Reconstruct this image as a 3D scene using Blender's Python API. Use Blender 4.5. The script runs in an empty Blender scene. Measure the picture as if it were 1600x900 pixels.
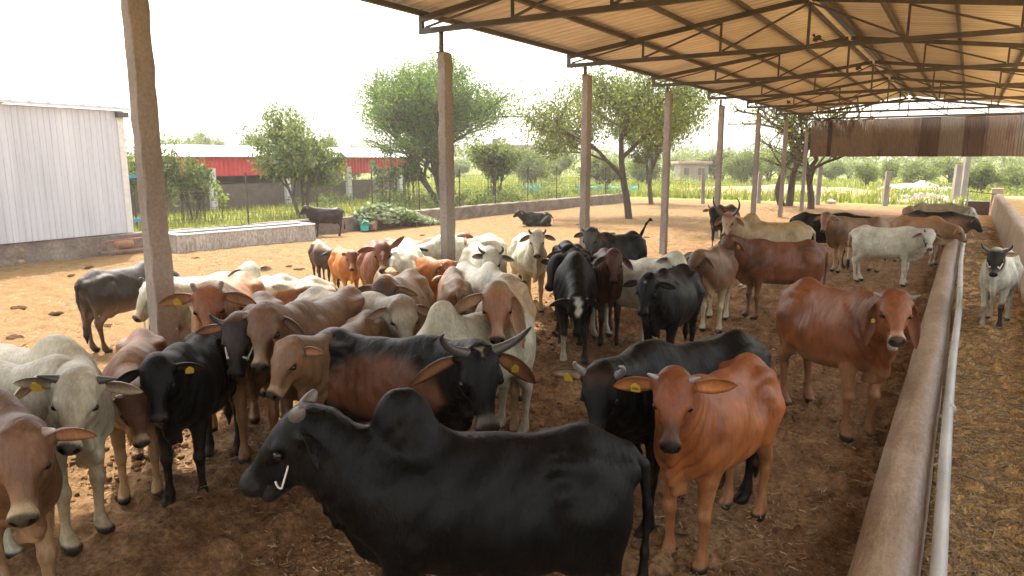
import bpy, bmesh, math, random
import numpy as np
from mathutils import Vector, Matrix, Euler
random.seed(7); np.random.seed(7)
SC = bpy.context.scene
COL = SC.collection
R = math.radians

# ============================================================ camera
CAM_Z = 2.4; FPX = 1105.0; PITCH = R(10.3); YAW = R(32.5)
cam_d = bpy.data.cameras.new('camera'); cam = bpy.data.objects.new('camera', cam_d); COL.objects.link(cam)
cam.location = (0, 0, CAM_Z); cam.rotation_euler = (R(90) - PITCH, 0, YAW)
cam_d.sensor_width = 36; cam_d.lens = FPX / 1600 * 36; cam_d.clip_start = .05; cam_d.clip_end = 3000
SC.camera = cam

# ============================================================ sky, sun, exposure
SUN_EL = R(60); SUN_DIR = Vector((-.82, .57, 0)).normalized()            # horizontal direction towards the sun
world = bpy.data.worlds.new('World'); SC.world = world; world.use_nodes = True
wn = world.node_tree.nodes; wl = world.node_tree.links
sky = wn.new('ShaderNodeTexSky'); sky.sky_type = 'NISHITA'; sky.sun_disc = False
sky.sun_elevation = SUN_EL; sky.sun_rotation = math.atan2(SUN_DIR.x, SUN_DIR.y)
sky.air_density = 1.6; sky.dust_density = 6.0; sky.ozone_density = 0.5; sky.altitude = 250
hs = wn.new('ShaderNodeHueSaturation'); hs.inputs['Saturation'].default_value = .45; wl.new(sky.outputs[0], hs.inputs['Color'])
wt = wn.new('ShaderNodeMix'); wt.data_type = 'RGBA'; wt.blend_type = 'MULTIPLY'; wt.inputs[0].default_value = 1; wt.inputs[7].default_value = (1.0, .985, .965, 1)   # hazy, milky white sky
ambient_lift = wn.new('ShaderNodeMix'); ambient_lift.data_type = 'RGBA'; ambient_lift.inputs[0].default_value = .35; ambient_lift.inputs[7].default_value = (4.3, 4.25, 4.15, 1)   # even white added to the hazy sky to lift ambient light
wl.new(hs.outputs[0], wt.inputs[6]); wl.new(wt.outputs[2], ambient_lift.inputs[6]); wl.new(ambient_lift.outputs[2], wn['Background'].inputs[0]); wn['Background'].inputs[1].default_value = 0.15
sun_d = bpy.data.lights.new('sun', 'SUN'); sun_d.energy = 2.0; sun_d.angle = R(.7); sun_d.color = (1, .94, .84)
sun = bpy.data.objects.new('sun', sun_d); COL.objects.link(sun)
sd = Vector((SUN_DIR.x * math.cos(SUN_EL), SUN_DIR.y * math.cos(SUN_EL), math.sin(SUN_EL)))
sun.rotation_euler = sd.to_track_quat('Z', 'Y').to_euler()
SC.view_settings.view_transform = 'Standard'; SC.view_settings.look = 'None'
SC.view_settings.exposure = 2.2; SC.view_settings.gamma = 1; SC.view_settings.use_curve_mapping = False
SC.render.engine = 'CYCLES'
SC.cycles.max_bounces = 7; SC.cycles.diffuse_bounces = 4; SC.cycles.transparent_max_bounces = 8
SC.cycles.use_denoising = True; SC.cycles.volume_bounces = 1; SC.cycles.volume_step_rate = 4; SC.cycles.volume_max_steps = 64

# ============================================================ photograph geometry -> world
_fw = np.array([-math.sin(YAW) * math.cos(PITCH), math.cos(YAW) * math.cos(PITCH), -math.sin(PITCH)])
_rt = np.array([math.cos(YAW), math.sin(YAW), 0]); _up = np.cross(_rt, _fw); CAMP = np.array([0, 0, CAM_Z])
def ray(px, py): return _fw + _rt * (px - 800) / FPX + _up * (450 - py) / FPX
def at_z(px, py, z=0.):
    r = ray(px, py); return CAMP + r * ((z - CAM_Z) / r[2])
def at_x(px, py, x):
    r = ray(px, py); return CAMP + r * (x / r[0])
def at_y(px, py, y):
    r = ray(px, py); return CAMP + r * (y / r[1])
def at_d(px, py, d):
    r = ray(px, py); return CAMP + r * (d / math.hypot(r[0], r[1]))

# ============================================================ scene helpers
def empty(name, loc=(0, 0, 0), rz=0.):
    o = bpy.data.objects.new(name, None); o.location = loc; o.rotation_euler = (0, 0, rz)
    o.empty_display_size = .2; COL.objects.link(o); return o
def tag(o, label=None, cat=None, group=None, kind=None):
    if label: o['label'] = label
    if cat: o['category'] = cat
    if group: o['group'] = group
    if kind: o['kind'] = kind
    return o
def obj_from(name, me, parent=None, loc=None):
    o = bpy.data.objects.new(name, me); COL.objects.link(o)
    if parent is not None: o.parent = parent
    if loc is not None: o.location = loc
    return o
def sphere_mesh(name, c, r, mat, seg=12, rings=8):
    bm = bmesh.new(); bmesh.ops.create_uvsphere(bm, u_segments=seg, v_segments=rings, radius=r)
    bmesh.ops.translate(bm, verts=bm.verts, vec=tuple(c))
    me = bpy.data.meshes.new(name); bm.to_mesh(me); bm.free()
    me.polygons.foreach_set('use_smooth', [True] * len(me.polygons)); me.materials.append(mat); return me

class MB:
    """collects boxes, bars, tubes and sheets into one mesh"""
    def __init__(self): self.V = []; self.F = []; self.sm = []
    def add(self, V, F, smooth=False):
        n = len(self.V); self.V += [tuple(v) for v in V]; self.F += [tuple(i + n for i in f) for f in F]; self.sm += [smooth] * len(F)
    def box(self, c, s, rz=0., rot=None, taper=1.):
        c = np.asarray(c, float); h = np.asarray(s, float) / 2
        V = np.array([(x * h[0] * (taper if z > 0 else 1), y * h[1] * (taper if z > 0 else 1), z * h[2]) for z in (-1, 1) for x, y in ((-1, -1), (1, -1), (1, 1), (-1, 1))])
        if rot is not None: V = V @ np.array(rot.to_matrix()).T
        elif rz: V = V @ np.array(Matrix.Rotation(rz, 3, 'Z')).T
        self.add(V + c, [(3, 2, 1, 0), (4, 5, 6, 7), (0, 1, 5, 4), (1, 2, 6, 5), (2, 3, 7, 6), (3, 0, 4, 7)])
    def bar(self, a, b, w, h=None, upv=(0, 0, 1)):
        a = np.asarray(a, float); b = np.asarray(b, float); h = h or w
        t = b - a; t = t / np.linalg.norm(t); u = np.asarray(upv, float); u = u - (u @ t) * t
        if np.linalg.norm(u) < 1e-3: u = np.array([1., 0, 0]); u = u - (u @ t) * t
        u = u / np.linalg.norm(u); s = np.cross(t, u)
        V = [p + s * x * w / 2 + u * y * h / 2 for p in (a, b) for x, y in ((-1, -1), (1, -1), (1, 1), (-1, 1))]
        self.add(V, [(3, 2, 1, 0), (4, 5, 6, 7), (0, 1, 5, 4), (1, 2, 6, 5), (2, 3, 7, 6), (3, 0, 4, 7)])
    def tube(self, pts, rad, seg=10):
        if not hasattr(rad, '__len__'): rad = [rad] * len(pts)
        V, F = tube_mesh(pts, rad, seg); self.add(V, F, True)
    def build(self, name, mat, parent=None, bevel=0., smooth=False):
        me = bpy.data.meshes.new(name); me.from_pydata(self.V, [], self.F)
        me.polygons.foreach_set('use_smooth', [True] * len(self.F) if smooth else self.sm)
        if mat: me.materials.append(mat)
        me.update(); o = obj_from(name, me, parent)
        if bevel:
            m = o.modifiers.new('bevel', 'BEVEL'); m.width = bevel; m.segments = 2; m.limit_method = 'ANGLE'
        return o

# ============================================================ materials
M = {}
def node_mat(name, rough=.8):
    m = bpy.data.materials.new(name); m.use_nodes = True
    nt = m.node_tree; b = nt.nodes['Principled BSDF']; b.inputs['Roughness'].default_value = rough
    return m, nt, nt.nodes, nt.links, b
def noise(N, L, scale, detail=6, rough=.6, vec=None, dist=0.):
    n = N.new('ShaderNodeTexNoise'); n.inputs['Scale'].default_value = scale; n.inputs['Detail'].default_value = detail
    n.inputs['Roughness'].default_value = rough; n.inputs['Distortion'].default_value = dist
    if vec is not None: L.new(vec, n.inputs['Vector'])
    return n
def ramp(N, L, fac, stops):
    r = N.new('ShaderNodeValToRGB'); e = r.color_ramp.elements
    while len(e) < len(stops): e.new(.5)
    for i, (p, c) in enumerate(stops): e[i].position = p; e[i].color = (*c, 1) if len(c) == 3 else c
    L.new(fac, r.inputs[0]); return r
def mixc(N, L, fac, a, b, mode='MIX'):
    m = N.new('ShaderNodeMix'); m.data_type = 'RGBA'; m.blend_type = mode
    for s, v in ((m.inputs[0], fac), (m.inputs[6], a), (m.inputs[7], b)):
        if hasattr(v, 'links') or isinstance(v, bpy.types.NodeSocket): L.new(v, s)
        elif isinstance(v, (tuple, list)): s.default_value = (*v, 1) if len(v) == 3 else v
        else: s.default_value = v
    return m.outputs[2]
def vmath(N, L, op, a, b=None):
    m = N.new('ShaderNodeMath'); m.operation = op
    for s, v in ((m.inputs[0], a), (m.inputs[1], b)):
        if v is None: continue
        if isinstance(v, bpy.types.NodeSocket): L.new(v, s)
        else: s.default_value = v
    return m.outputs[0]
def coords(N, kind='Object'): return N.new('ShaderNodeTexCoord').outputs[kind]
def mapped(N, L, vec, scale=(1, 1, 1), rot=(0, 0, 0)):
    m = N.new('ShaderNodeMapping'); m.inputs['Scale'].default_value = scale; m.inputs['Rotation'].default_value = rot
    L.new(vec, m.inputs[0]); return m.outputs[0]
def bump(N, L, h, b, strength=.4, dist=.02, prev=None):
    n = N.new('ShaderNodeBump'); n.inputs['Strength'].default_value = strength; n.inputs['Distance'].default_value = dist
    L.new(h, n.inputs['Height'])
    if prev is not None: L.new(prev, n.inputs['Normal'])
    L.new(n.outputs[0], b.inputs['Normal']); return n.outputs[0]
def simple(name, c1, c2, scale=8, rough=.8, bmp=.3, bd=.01, metal=0., stretch=(1, 1, 1), detail=6):
    m, nt, N, L, b = node_mat(name, rough)
    v = mapped(N, L, coords(N), stretch)
    n = noise(N, L, scale, detail, .62, v)
    r = ramp(N, L, n.outputs[0], [(.3, c1), (.7, c2)])
    L.new(r.outputs[0], b.inputs['Base Color']); b.inputs['Metallic'].default_value = metal
    if bmp:
        n2 = noise(N, L, scale * 5, 5, .6, v); bump(N, L, n2.outputs[0], b, bmp, bd)
    M[name] = m; return m

# animal materials
m, nt, N, L, b = node_mat('coat', .52)
at = N.new('ShaderNodeAttribute'); at.attribute_name = 'coat'
oc = coords(N)
n1 = noise(N, L, 5, 5, .6, oc); n2 = noise(N, L, 60, 4, .7, mapped(N, L, oc, (1, 1, .25)))
r1 = ramp(N, L, n1.outputs[0], [(.28, (.60, .57, .54)), (.5, (.95, .94, .93)), (.72, (1.28, 1.26, 1.22))])
r2 = ramp(N, L, n2.outputs[0], [(.3, (.72, .72, .72)), (.7, (1.20, 1.19, 1.17))])
c = mixc(N, L, 1., at.outputs[0], r1.outputs[0], 'MULTIPLY'); c = mixc(N, L, 1., c, r2.outputs[0], 'MULTIPLY')
# dried mud and dust low on the legs and flanks
dn = noise(N, L, 9, 6, .7, oc); sep = N.new('ShaderNodeSeparateXYZ'); L.new(oc, sep.inputs[0])
low = N.new('ShaderNodeMapRange'); low.inputs[1].default_value = .75; low.inputs[2].default_value = .05; L.new(sep.outputs[2], low.inputs[0])
dm = ramp(N, L, dn.outputs[0], [(.5, (0, 0, 0)), (.72, (1, 1, 1))])
fac = vmath(N, L, 'MULTIPLY', dm.outputs[0], vmath(N, L, 'MULTIPLY', low.outputs[0], .55))
c = mixc(N, L, fac, c, (.12, .07, .038))
L.new(c, b.inputs['Base Color'])
rr = N.new('ShaderNodeMapRange'); rr.inputs[3].default_value = .36; rr.inputs[4].default_value = .60; L.new(n1.outputs[0], rr.inputs[0]); L.new(rr.outputs[0], b.inputs['Roughness'])
lum = N.new('ShaderNodeRGBToBW'); L.new(at.outputs[0], lum.inputs[0]); sp_ = N.new('ShaderNodeMapRange'); sp_.inputs[1].default_value = .003; sp_.inputs[2].default_value = .10; sp_.inputs[3].default_value = .15; sp_.inputs[4].default_value = .36
L.new(lum.outputs[0], sp_.inputs[0]); L.new(sp_.outputs[0], b.inputs['Specular IOR Level'])
hb = noise(N, L, 170, 3, .7, mapped(N, L, oc, (1, 1, .22))); p = bump(N, L, hb.outputs[0], b, .38, .007)
sk = noise(N, L, 13, 4, .55, mapped(N, L, oc, (1.6, 1, .5))); bump(N, L, sk.outputs[0], b, .38, .035, p)
M['coat'] = m
m, nt, N, L, b = node_mat('horn', .45)
at = N.new('ShaderNodeAttribute'); at.attribute_name = 'coat'; n1 = noise(N, L, 30, 4, .6, coords(N))
r1 = ramp(N, L, n1.outputs[0], [(.3, (.7, .7, .7)), (.7, (1.2, 1.2, 1.2))]); L.new(mixc(N, L, 1., at.outputs[0], r1.outputs[0], 'MULTIPLY'), b.inputs['Base Color'])
bump(N, L, n1.outputs[0], b, .3, .006); M['horn'] = m
m, nt, N, L, b = node_mat('eye', .16); b.inputs['Base Color'].default_value = (.010, .007, .005, 1); b.inputs['Specular IOR Level'].default_value = .3; M['eye'] = m
simple('tag_yellow', (.42, .27, .025), (.52, .35, .04), 20, .45, 0)
simple('ink', (.03, .025, .02), (.05, .04, .03), 20, .6, 0)

def tag_mesh(c, e, w, o, hw, hh):
    """yellow ear tag: a rounded plate hanging on the ear"""
    e = np.asarray(e); w = np.asarray(w); o = np.asarray(o)
    out = [(-1, -.8), (-.8, -1), (.8, -1), (1, -.8), (1, .5), (.45, 1), (.3, 1.25), (-.3, 1.25), (-.45, 1), (-1, .5)]
    dn = np.array([0, 0, -1.]); dn = dn - (dn @ o) * o; dn = dn / np.linalg.norm(dn); sd_ = np.cross(o, dn)
    V = [c + sd_ * x * hw - dn * y * hh + o * t for t in (.003, -.003) for x, y in out]; n = len(out)
    F = [tuple(range(n)), tuple(range(2 * n - 1, n - 1, -1))] + [(i, i + n, (i + 1) % n + n, (i + 1) % n) for i in range(n)]
    me = bpy.data.meshes.new('ear_tag'); me.from_pydata([tuple(v) for v in V], [], F); me.materials.append(M['tag_yellow'])
    bm = bmesh.new(); bm.from_mesh(me); bmesh.ops.recalc_face_normals(bm, faces=bm.faces); bm.to_mesh(me); bm.free(); return me
def tag_text(txt, c, e, w, o, size, parent):
    cu = bpy.data.curves.new('tag_number', 'FONT'); cu.body = txt; cu.size = size; cu.align_x = 'CENTER'; cu.align_y = 'CENTER'; cu.extrude = .0004; cu.offset = size * .02
    t = bpy.data.objects.new('tmp_text', cu); COL.objects.link(t); bpy.context.view_layer.update()
    me = bpy.data.meshes.new_from_object(t.evaluated_get(bpy.context.evaluated_depsgraph_get())); bpy.data.objects.remove(t)
    o = np.asarray(o); up_ = np.array([0, 0, 1.]); up_ = up_ - (up_ @ o) * o; up_ /= np.linalg.norm(up_); xx = np.cross(up_, o)
    mt = Matrix(((xx[0], up_[0], o[0], c[0]), (xx[1], up_[1], o[1], c[1]), (xx[2], up_[2], o[2], c[2]), (0, 0, 0, 1)))
    me.transform(mt); me.materials.clear(); me.materials.append(M['ink']); me.name = 'tag_number'
    return obj_from('tag_number', me, parent)
# ============================================================ cattle: one continuous body surface per animal
def _norm(v):
    v = np.asarray(v, float); return v / (np.linalg.norm(v) + 1e-12)

class Field:
    """signed distance grid; shapes are blended smoothly into one surface"""
    def __init__(self, lo, hi, h):
        self.h = h; self.lo = np.asarray(lo, float)
        self.n = np.ceil((np.asarray(hi) - self.lo) / h).astype(int) + 1
        self.D = np.full(self.n, 0.5, np.float32)
    def _box(self, lo, hi):
        i0 = np.clip(np.floor((np.asarray(lo) - self.lo) / self.h).astype(int), 0, self.n)
        i1 = np.clip(np.ceil((np.asarray(hi) - self.lo) / self.h).astype(int) + 1, 0, self.n)
        if np.any(i1 <= i0): return None
        ax = [(self.lo[k] + self.h * np.arange(i0[k], i1[k])).astype(np.float32) for k in range(3)]
        X, Y, Z = np.meshgrid(*ax, indexing='ij')
        return tuple(slice(i0[k], i1[k]) for k in range(3)), X, Y, Z
    def _blend(self, sl, d, k, op):
        A = self.D[sl]
        if op == 'sub':
            d = -d
            hh = np.maximum(k - np.abs(A - d), 0) / k
            self.D[sl] = np.maximum(A, d) + hh * hh * k * .25
        else:
            hh = np.maximum(k - np.abs(A - d), 0) / k
            self.D[sl] = np.minimum(A, d) - hh * hh * k * .25
    def cap(self, a, b, ra, rb, k=.05, side=None, q=1., op='add'):
        a = np.asarray(a, float); b = np.asarray(b, float)
        r = max(ra, rb) * max(1, q) + k + 2 * self.h
        g = self._box(np.minimum(a, b) - r, np.maximum(a, b) + r)
        if g is None: return
        sl, X, Y, Z = g
        ab = b - a; L2 = ab @ ab + 1e-12
        px, py, pz = X - a[0], Y - a[1], Z - a[2]
        t = np.clip((px * ab[0] + py * ab[1] + pz * ab[2]) / L2, 0, 1)
        wx, wy, wz = px - t * ab[0], py - t * ab[1], pz - t * ab[2]
        if side is not None and q != 1:
            s = _norm(side); c = (wx * s[0] + wy * s[1] + wz * s[2]) * (1 / q - 1)
            wx = wx + c * s[0]; wy = wy + c * s[1]; wz = wz + c * s[2]
        d = np.sqrt(wx * wx + wy * wy + wz * wz) - (ra + (rb - ra) * t)
        if q < 1 and side is not None: d = d * (q + (1 - q) * .5)
        self._blend(sl, d.astype(np.float32), k, op)
    def chain(self, pts, rad, k=.04, side=None, q=1.):
        for i in range(len(pts) - 1):
            self.cap(pts[i], pts[i + 1], rad[i], rad[i + 1], k, side, q)
    def ell(self, c, r, R=None, k=.05, op='add'):
        c = np.asarray(c, float); r = np.asarray(r, float); m = r.max() + k + 2 * self.h
        g = self._box(c - m, c + m)
        if g is None: return
        sl, X, Y, Z = g
        p = [X - c[0], Y - c[1], Z - c[2]]
        if R is not None:
            p = [p[0] * R[0][i] + p[1] * R[1][i] + p[2] * R[2][i] for i in range(3)]
        k0 = np.sqrt((p[0] / r[0]) ** 2 + (p[1] / r[1]) ** 2 + (p[2] / r[2]) ** 2)
        k1 = np.sqrt((p[0] / r[0] ** 2) ** 2 + (p[1] / r[1] ** 2) ** 2 + (p[2] / r[2] ** 2) ** 2) + 1e-9
        d = k0 * (k0 - 1) / k1
        self._blend(sl, d.astype(np.float32), k, op)
    def ridge(self, lo, hi, fn):
        g = self._box(lo, hi)
        if g is None: return
        sl, X, Y, Z = g
        self.D[sl] += fn(X, Y, Z).astype(np.float32)
    def mesh(self):
        D = self.D; ins = D < 0
        n = D.shape
        c = [(i, j, k) for i in (0, 1) for j in (0, 1) for k in (0, 1)]
        cnt = np.zeros((n[0] - 1, n[1] - 1, n[2] - 1), np.uint8)
        for i, j, k in c: cnt += ins[i:n[0] - 1 + i, j:n[1] - 1 + j, k:n[2] - 1 + k]
        act = (cnt > 0) & (cnt < 8)
        idx = np.full(act.shape, -1, np.int64)
        ci = np.argwhere(act); idx[act] = np.arange(len(ci))
        acc = np.zeros((len(ci), 3)); w = np.zeros(len(ci))
        for a in range(8):
            for b in range(a + 1, 8):
                da = np.array(c[a]); db = np.array(c[b])
                if np.abs(da - db).sum() != 1: continue
                A = ci + da; B = ci + db
                va = D[A[:, 0], A[:, 1], A[:, 2]]; vb = D[B[:, 0], B[:, 1], B[:, 2]]
                x = (va < 0) != (vb < 0)
                t = np.where(x, va / (va - vb + 1e-12), 0)
                acc[x] += (da + (db - da) * t[:, None])[x]; w[x] += 1
        V = self.lo + (ci + acc / w[:, None]) * self.h
        F = []
        for ax in range(3):
            o = [k for k in range(3) if k != ax]
            s0 = [slice(None)] * 3; s1 = [slice(None)] * 3
            s0[ax] = slice(0, n[ax] - 1); s1[ax] = slice(1, n[ax])
            A = ins[tuple(s0)]; B = ins[tuple(s1)]
            e = np.argwhere(A != B)
            e = e[(e[:, o[0]] > 0) & (e[:, o[1]] > 0) & (e[:, o[0]] < n[o[0]] - 1) & (e[:, o[1]] < n[o[1]] - 1)]
            q = []
            for du, dv in ((-1, -1), (0, -1), (0, 0), (-1, 0)):
                t = e.copy(); t[:, o[0]] += du; t[:, o[1]] += dv
                q.append(idx[t[:, 0], t[:, 1], t[:, 2]])
            q = np.stack(q, 1)
            flip = A[e[:, 0], e[:, 1], e[:, 2]]
            if ax == 1: flip = ~flip
            q[~flip] = q[~flip][:, ::-1]
            F.append(q)
        F = np.concatenate(F)
        F = F[(F >= 0).all(1)]
        for _ in range(2):                               # light relaxation
            S = np.zeros_like(V); N = np.zeros(len(V))
            for a, b in ((0, 1), (1, 2), (2, 3), (3, 0)):
                for u, v in ((a, b), (b, a)):
                    for d in range(3): S[:, d] += np.bincount(F[:, u], V[F[:, v], d], len(V))
                    N += np.bincount(F[:, u], minlength=len(V))
            V = V * .5 + .5 * S / np.maximum(N, 1)[:, None]
        return V, F

def sm(x, a, b):
    t = np.clip((x - a) / (b - a + 1e-12), 0, 1); return t * t * (3 - 2 * t)

def ear_surface(b, e, o, L, W, droop, fold, nu=12, nv=8):
    """leaf shaped, cupped ear with real thickness; returns verts, faces, inner mask, rim mask"""
    e = _norm(e); o = _norm(np.asarray(o) - (np.asarray(o) @ e) * e); w = np.cross(e, o)
    us = np.linspace(0, 1, nu); vs = np.linspace(-1, 1, nv)
    prof = np.interp(us, [0, .12, .3, .5, .7, .85, .95, 1], [.42, .62, .92, 1, .86, .58, .3, .05]) * W * .5
    P = []; inner = []; rim = []
    for layer in (0, 1):
        for i, u in enumerate(us):
            for v in vs:
                th = .011 * (1 - abs(v) ** 3) * (1 - .6 * u)
                dep = fold * prof[i] * (1 - v * v) * (1 - .35 * u)
                p = np.asarray(b) + e * L * u + w * prof[i] * v * (1 - .12 * fold) - o * dep + np.array([0, 0, -1.]) * droop * u * u * L
                if layer: p = p - o * (th + .003)
                P.append(p); inner.append(0 if layer else 1); rim.append(max(abs(v), u) ** 3)
    F = []
    k = lambda l, i, j: l * nu * nv + i * nv + j
    for i in range(nu - 1):
        for j in range(nv - 1):
            F.append((k(0, i, j), k(0, i, j + 1), k(0, i + 1, j + 1), k(0, i + 1, j)))
            F.append((k(1, i, j), k(1, i + 1, j), k(1, i + 1, j + 1), k(1, i, j + 1)))
        for j, s in ((0, 1), (nv - 1, -1)):
            q = (k(0, i, j), k(0, i + 1, j), k(1, i + 1, j), k(1, i, j))
            F.append(q if s > 0 else q[::-1])
    for j in range(nv - 1):
        F.append((k(0, nu - 1, j), k(0, nu - 1, j + 1), k(1, nu - 1, j + 1), k(1, nu - 1, j)))
        F.append((k(0, 0, j + 1), k(0, 0, j), k(1, 0, j), k(1, 0, j + 1)))
    return np.array(P), F, np.array(inner, float), np.array(rim)

def tube_mesh(pts, rad, seg=10, rings=0., seed=0):
    """smooth tapered tube through pts (Catmull-Rom)"""
    pts = np.asarray(pts, float); rad = np.asarray(rad, float)
    n = len(pts); ts = np.linspace(0, n - 1, max(2, (n - 1) * 5 + 1)); Q = []; R = []
    for t in ts:
        i = min(int(t), n - 2); f = t - i
        p0 = pts[max(i - 1, 0)]; p1 = pts[i]; p2 = pts[i + 1]; p3 = pts[min(i + 2, n - 1)]
        Q.append(.5 * (2 * p1 + (p2 - p0) * f + (2 * p0 - 5 * p1 + 4 * p2 - p3) * f * f + (3 * p1 - p0 - 3 * p2 + p3) * f ** 3))
        R.append((rad[i] * (1 - f) + rad[i + 1] * f) * (1 + rings * math.sin(t * 17 + seed)))
    Q = np.array(Q); V = []; F = []
    u = None
    for i in range(len(Q)):
        t = _norm(Q[min(i + 1, len(Q) - 1)] - Q[max(i - 1, 0)])
        if u is None:
            u = _norm(np.cross(t, [0.31, .2, .93] if abs(t[2]) < .9 else [1, .1, 0]))
        u = _norm(u - (u @ t) * t); v = np.cross(t, u)
        for k in range(seg):
            a = 2 * math.pi * k / seg
            V.append(Q[i] + (u * math.cos(a) + v * math.sin(a)) * R[i])
    m = len(Q)
    for i in range(m - 1):
        for k in range(seg):
            k2 = (k + 1) % seg
            F.append((i * seg + k, i * seg + k2, (i + 1) * seg + k2, (i + 1) * seg + k))
    F.append(tuple(range(seg))[::-1]); F.append(tuple((m - 1) * seg + k for k in range(seg)))
    return np.array(V), F

def np_mesh(name, V, F, mat, smooth=True, col=None):
    me = bpy.data.meshes.new(name)
    me.from_pydata([tuple(v) for v in V], [], [tuple(int(i) for i in f) for f in F])
    if smooth: me.polygons.foreach_set('use_smooth', [True] * len(me.polygons))
    if col is not None:
        at = me.color_attributes.new('coat', 'FLOAT_COLOR', 'POINT')
        c4 = np.ones((len(V), 4), np.float32); c4[:, :3] = col
        at.data.foreach_set('color', c4.ravel())
    if mat: me.materials.append(mat)
    me.update()
    return me

BASE_CATTLE = dict(s=1., vox=.018, girth=1., bull=0., hump=.5, thin=.3, dewlap=.7, belly=0.,
    neck_len=.50, neck_pitch=18, hp=48, roll=0, ear=.25, ear_droop=.35, ear_back=.25, ear_roll=0., earw=.115,
    jaw=0., stride=0., tail='down', lying=False, head_scale=.86, faceL=.94,
    coat=(.24, .09, .035), coat2=None, belly_col=None, leg=None, face=None, muzzle=(.02, .016, .014), muzzle_ring=None,
    back=None, ear_in=(.42, .2, .12), hoof=(.03, .024, .02), switch=(.012, .01, .01), blaze=None, patch=None,
    nose_col=None, flank=None, poll=None,
    horn=None, horn_col=((.10, .09, .08), (.02, .018, .016)), tags=(), seed=1)

def cattle_geometry(P):
    """P: parameters, in a local frame with +X forward, +Y left, Z up, hooves on z = 0"""
    rnd = random.Random(P['seed'])
    ly = P['lying']; dz = -.60 if ly else 0.
    g = P['girth'] * .875; bull = P['bull']; thin = P['thin']
    S = np.array([.40, 0, 1.02 + dz])
    ny = math.radians(P['ny']); npi = math.radians(P['neck_pitch'])
    nd = np.array([math.cos(npi) * math.cos(ny), math.cos(npi) * math.sin(ny), math.sin(npi)])
    Ln = P['neck_len']
    poll = S + np.array([.0, 0, .10]) + nd * Ln
    hy = math.radians(P['hy']); hp = math.radians(P['hp']); hr = math.radians(P['roll'])
    fx = np.array([math.cos(hp) * math.cos(hy), math.cos(hp) * math.sin(hy), -math.sin(hp)])
    ly0 = np.array([-math.sin(hy), math.cos(hy), 0]); uz0 = np.cross(fx, ly0)
    lyv = ly0 * math.cos(hr) + uz0 * math.sin(hr); uz = np.cross(fx, lyv)
    HS = P['head_scale']; FLn = P['faceL']; P['ear'] = P['ear'] * .82; P['earw'] = P['earw'] * .9
    def H(x, y, z): return poll + (fx * x * FLn + lyv * y + uz * z) * HS
    HR = np.stack([fx, lyv, uz], 1)                   # columns: local axes
    # grid bounds
    pts = [H(.55, 0, 0), H(0, .3, 0), H(0, -.3, 0), H(0, 0, .2), H(.3, 0, -.25)]
    lo = np.minimum(np.array([-.98, -.46, -.03]), np.min(pts, 0) - .06)
    hi = np.maximum(np.array([.75, .46, 1.34 + dz + .25 * P['hump']]), np.max(pts, 0) + .06)
    if P['tail'] == 'up': hi[2] = max(hi[2], 1.5); lo[0] = -1.05
    f = Field(lo, hi, P['vox'])
    Y = np.array([0, 1., 0])
    # ---- barrel
    f.ell((.20 - .07 * bull, 0, .87 + dz), (.33, .225 * g, .31), k=.1)               # chest
    f.ell((-.12, 0, .855 + dz), (.42, .27 * g, .295 + .03 * P['belly']), k=.15)      # barrel
    f.ell((-.20, 0, .78 - .06 * P['belly'] + dz), (.36, .235 * g, .225), k=.12)        # belly
    f.ell((-.47, 0, .965 + dz), (.26, .20 * g, .21), k=.12)                          # hindquarters
    f.cap((.38, 0, 1.11 + dz), (-.10, 0, 1.10 + dz), .075, .060, k=.12)             # back line
    f.cap((-.10, 0, 1.10 + dz), (-.48, 0, 1.15 + dz), .060, .055, k=.1)
    f.cap((-.48, 0, 1.14 + dz), (-.68, 0, 1.08 + dz), .075, .05, k=.09)              # croup
    for s in (1, -1):
        f.ell((-.40, s * .172 * g, 1.115 + dz), (.085, .045, .038), k=.07 + .04 * (1 - thin))   # hook bones
        f.ell((-.69, s * .10 * g, 1.02 + dz), (.05, .04, .05), k=.06)                # pin bones
        f.ell((.30, s * .16 * g, .88 + dz), (.14, .09, .24), k=.08)                  # shoulder
        f.ell((-.50, s * .155 * g, .85 + dz), (.19, .10, .25), k=.07)                # thigh
        if thin > .2:
            f.ell((-.23, s * .345 * g, 1.00 + dz), (.12, .10, .085), k=.13, op='sub')   # hollow flank
    f.ell((.45 - .13 * bull, 0, .84 + dz), (.13, .14 * g, .18), k=.1)
    for s in (1, -1):                                  # shoulder blade, point of shoulder, loin edge
        f.cap((.34, s * .100 * g, 1.10 + dz), (.27, s * .212 * g, .80 + dz), .036, .05, k=.045)
        f.ell((.43 - .06 * bull, s * .150 * g, .80 + dz), (.06, .05, .06), k=.05)
        f.cap((-.41, s * .165 * g, 1.10 + dz), (-.67, s * .10 * g, 1.045 + dz), .035, .03, k=.05)
        f.cap((-.37, s * .21 * g, .98 + dz), (-.42, s * .175 * g, .70 + dz), .05, .05, k=.06)                              # brisket
    # ---- hump
    hu = P['hump']
    if hu > 0:
        if hu <= 1: f.ell((.33 - .02 * hu, 0, 1.13 + .05 * hu + dz), (.16 + .045 * hu, .075 + .02 * hu, .075 + .085 * hu), k=.08)
        else:
            f.ell((.325, 0, 1.17 + .055 * hu + dz), (.138, .088, .085 + .05 * hu), k=.035)
            f.ell((.26, 0, 1.12 + .040 * hu + dz), (.15, .085, .085), k=.06)
    # ---- neck: crest, core and throat give an oval section
    pb = H(-.015, 0, -.06); pm = H(.07, 0, -.11); pt = H(.14, 0, -.185)
    thk = 1 + .18 * bull
    f.cap(S + (0, 0, .06 - .05 * bull), pb + (0, 0, -.035 * bull), .125 * (1 - .1 * bull), .085 * thk, k=.09)
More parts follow.
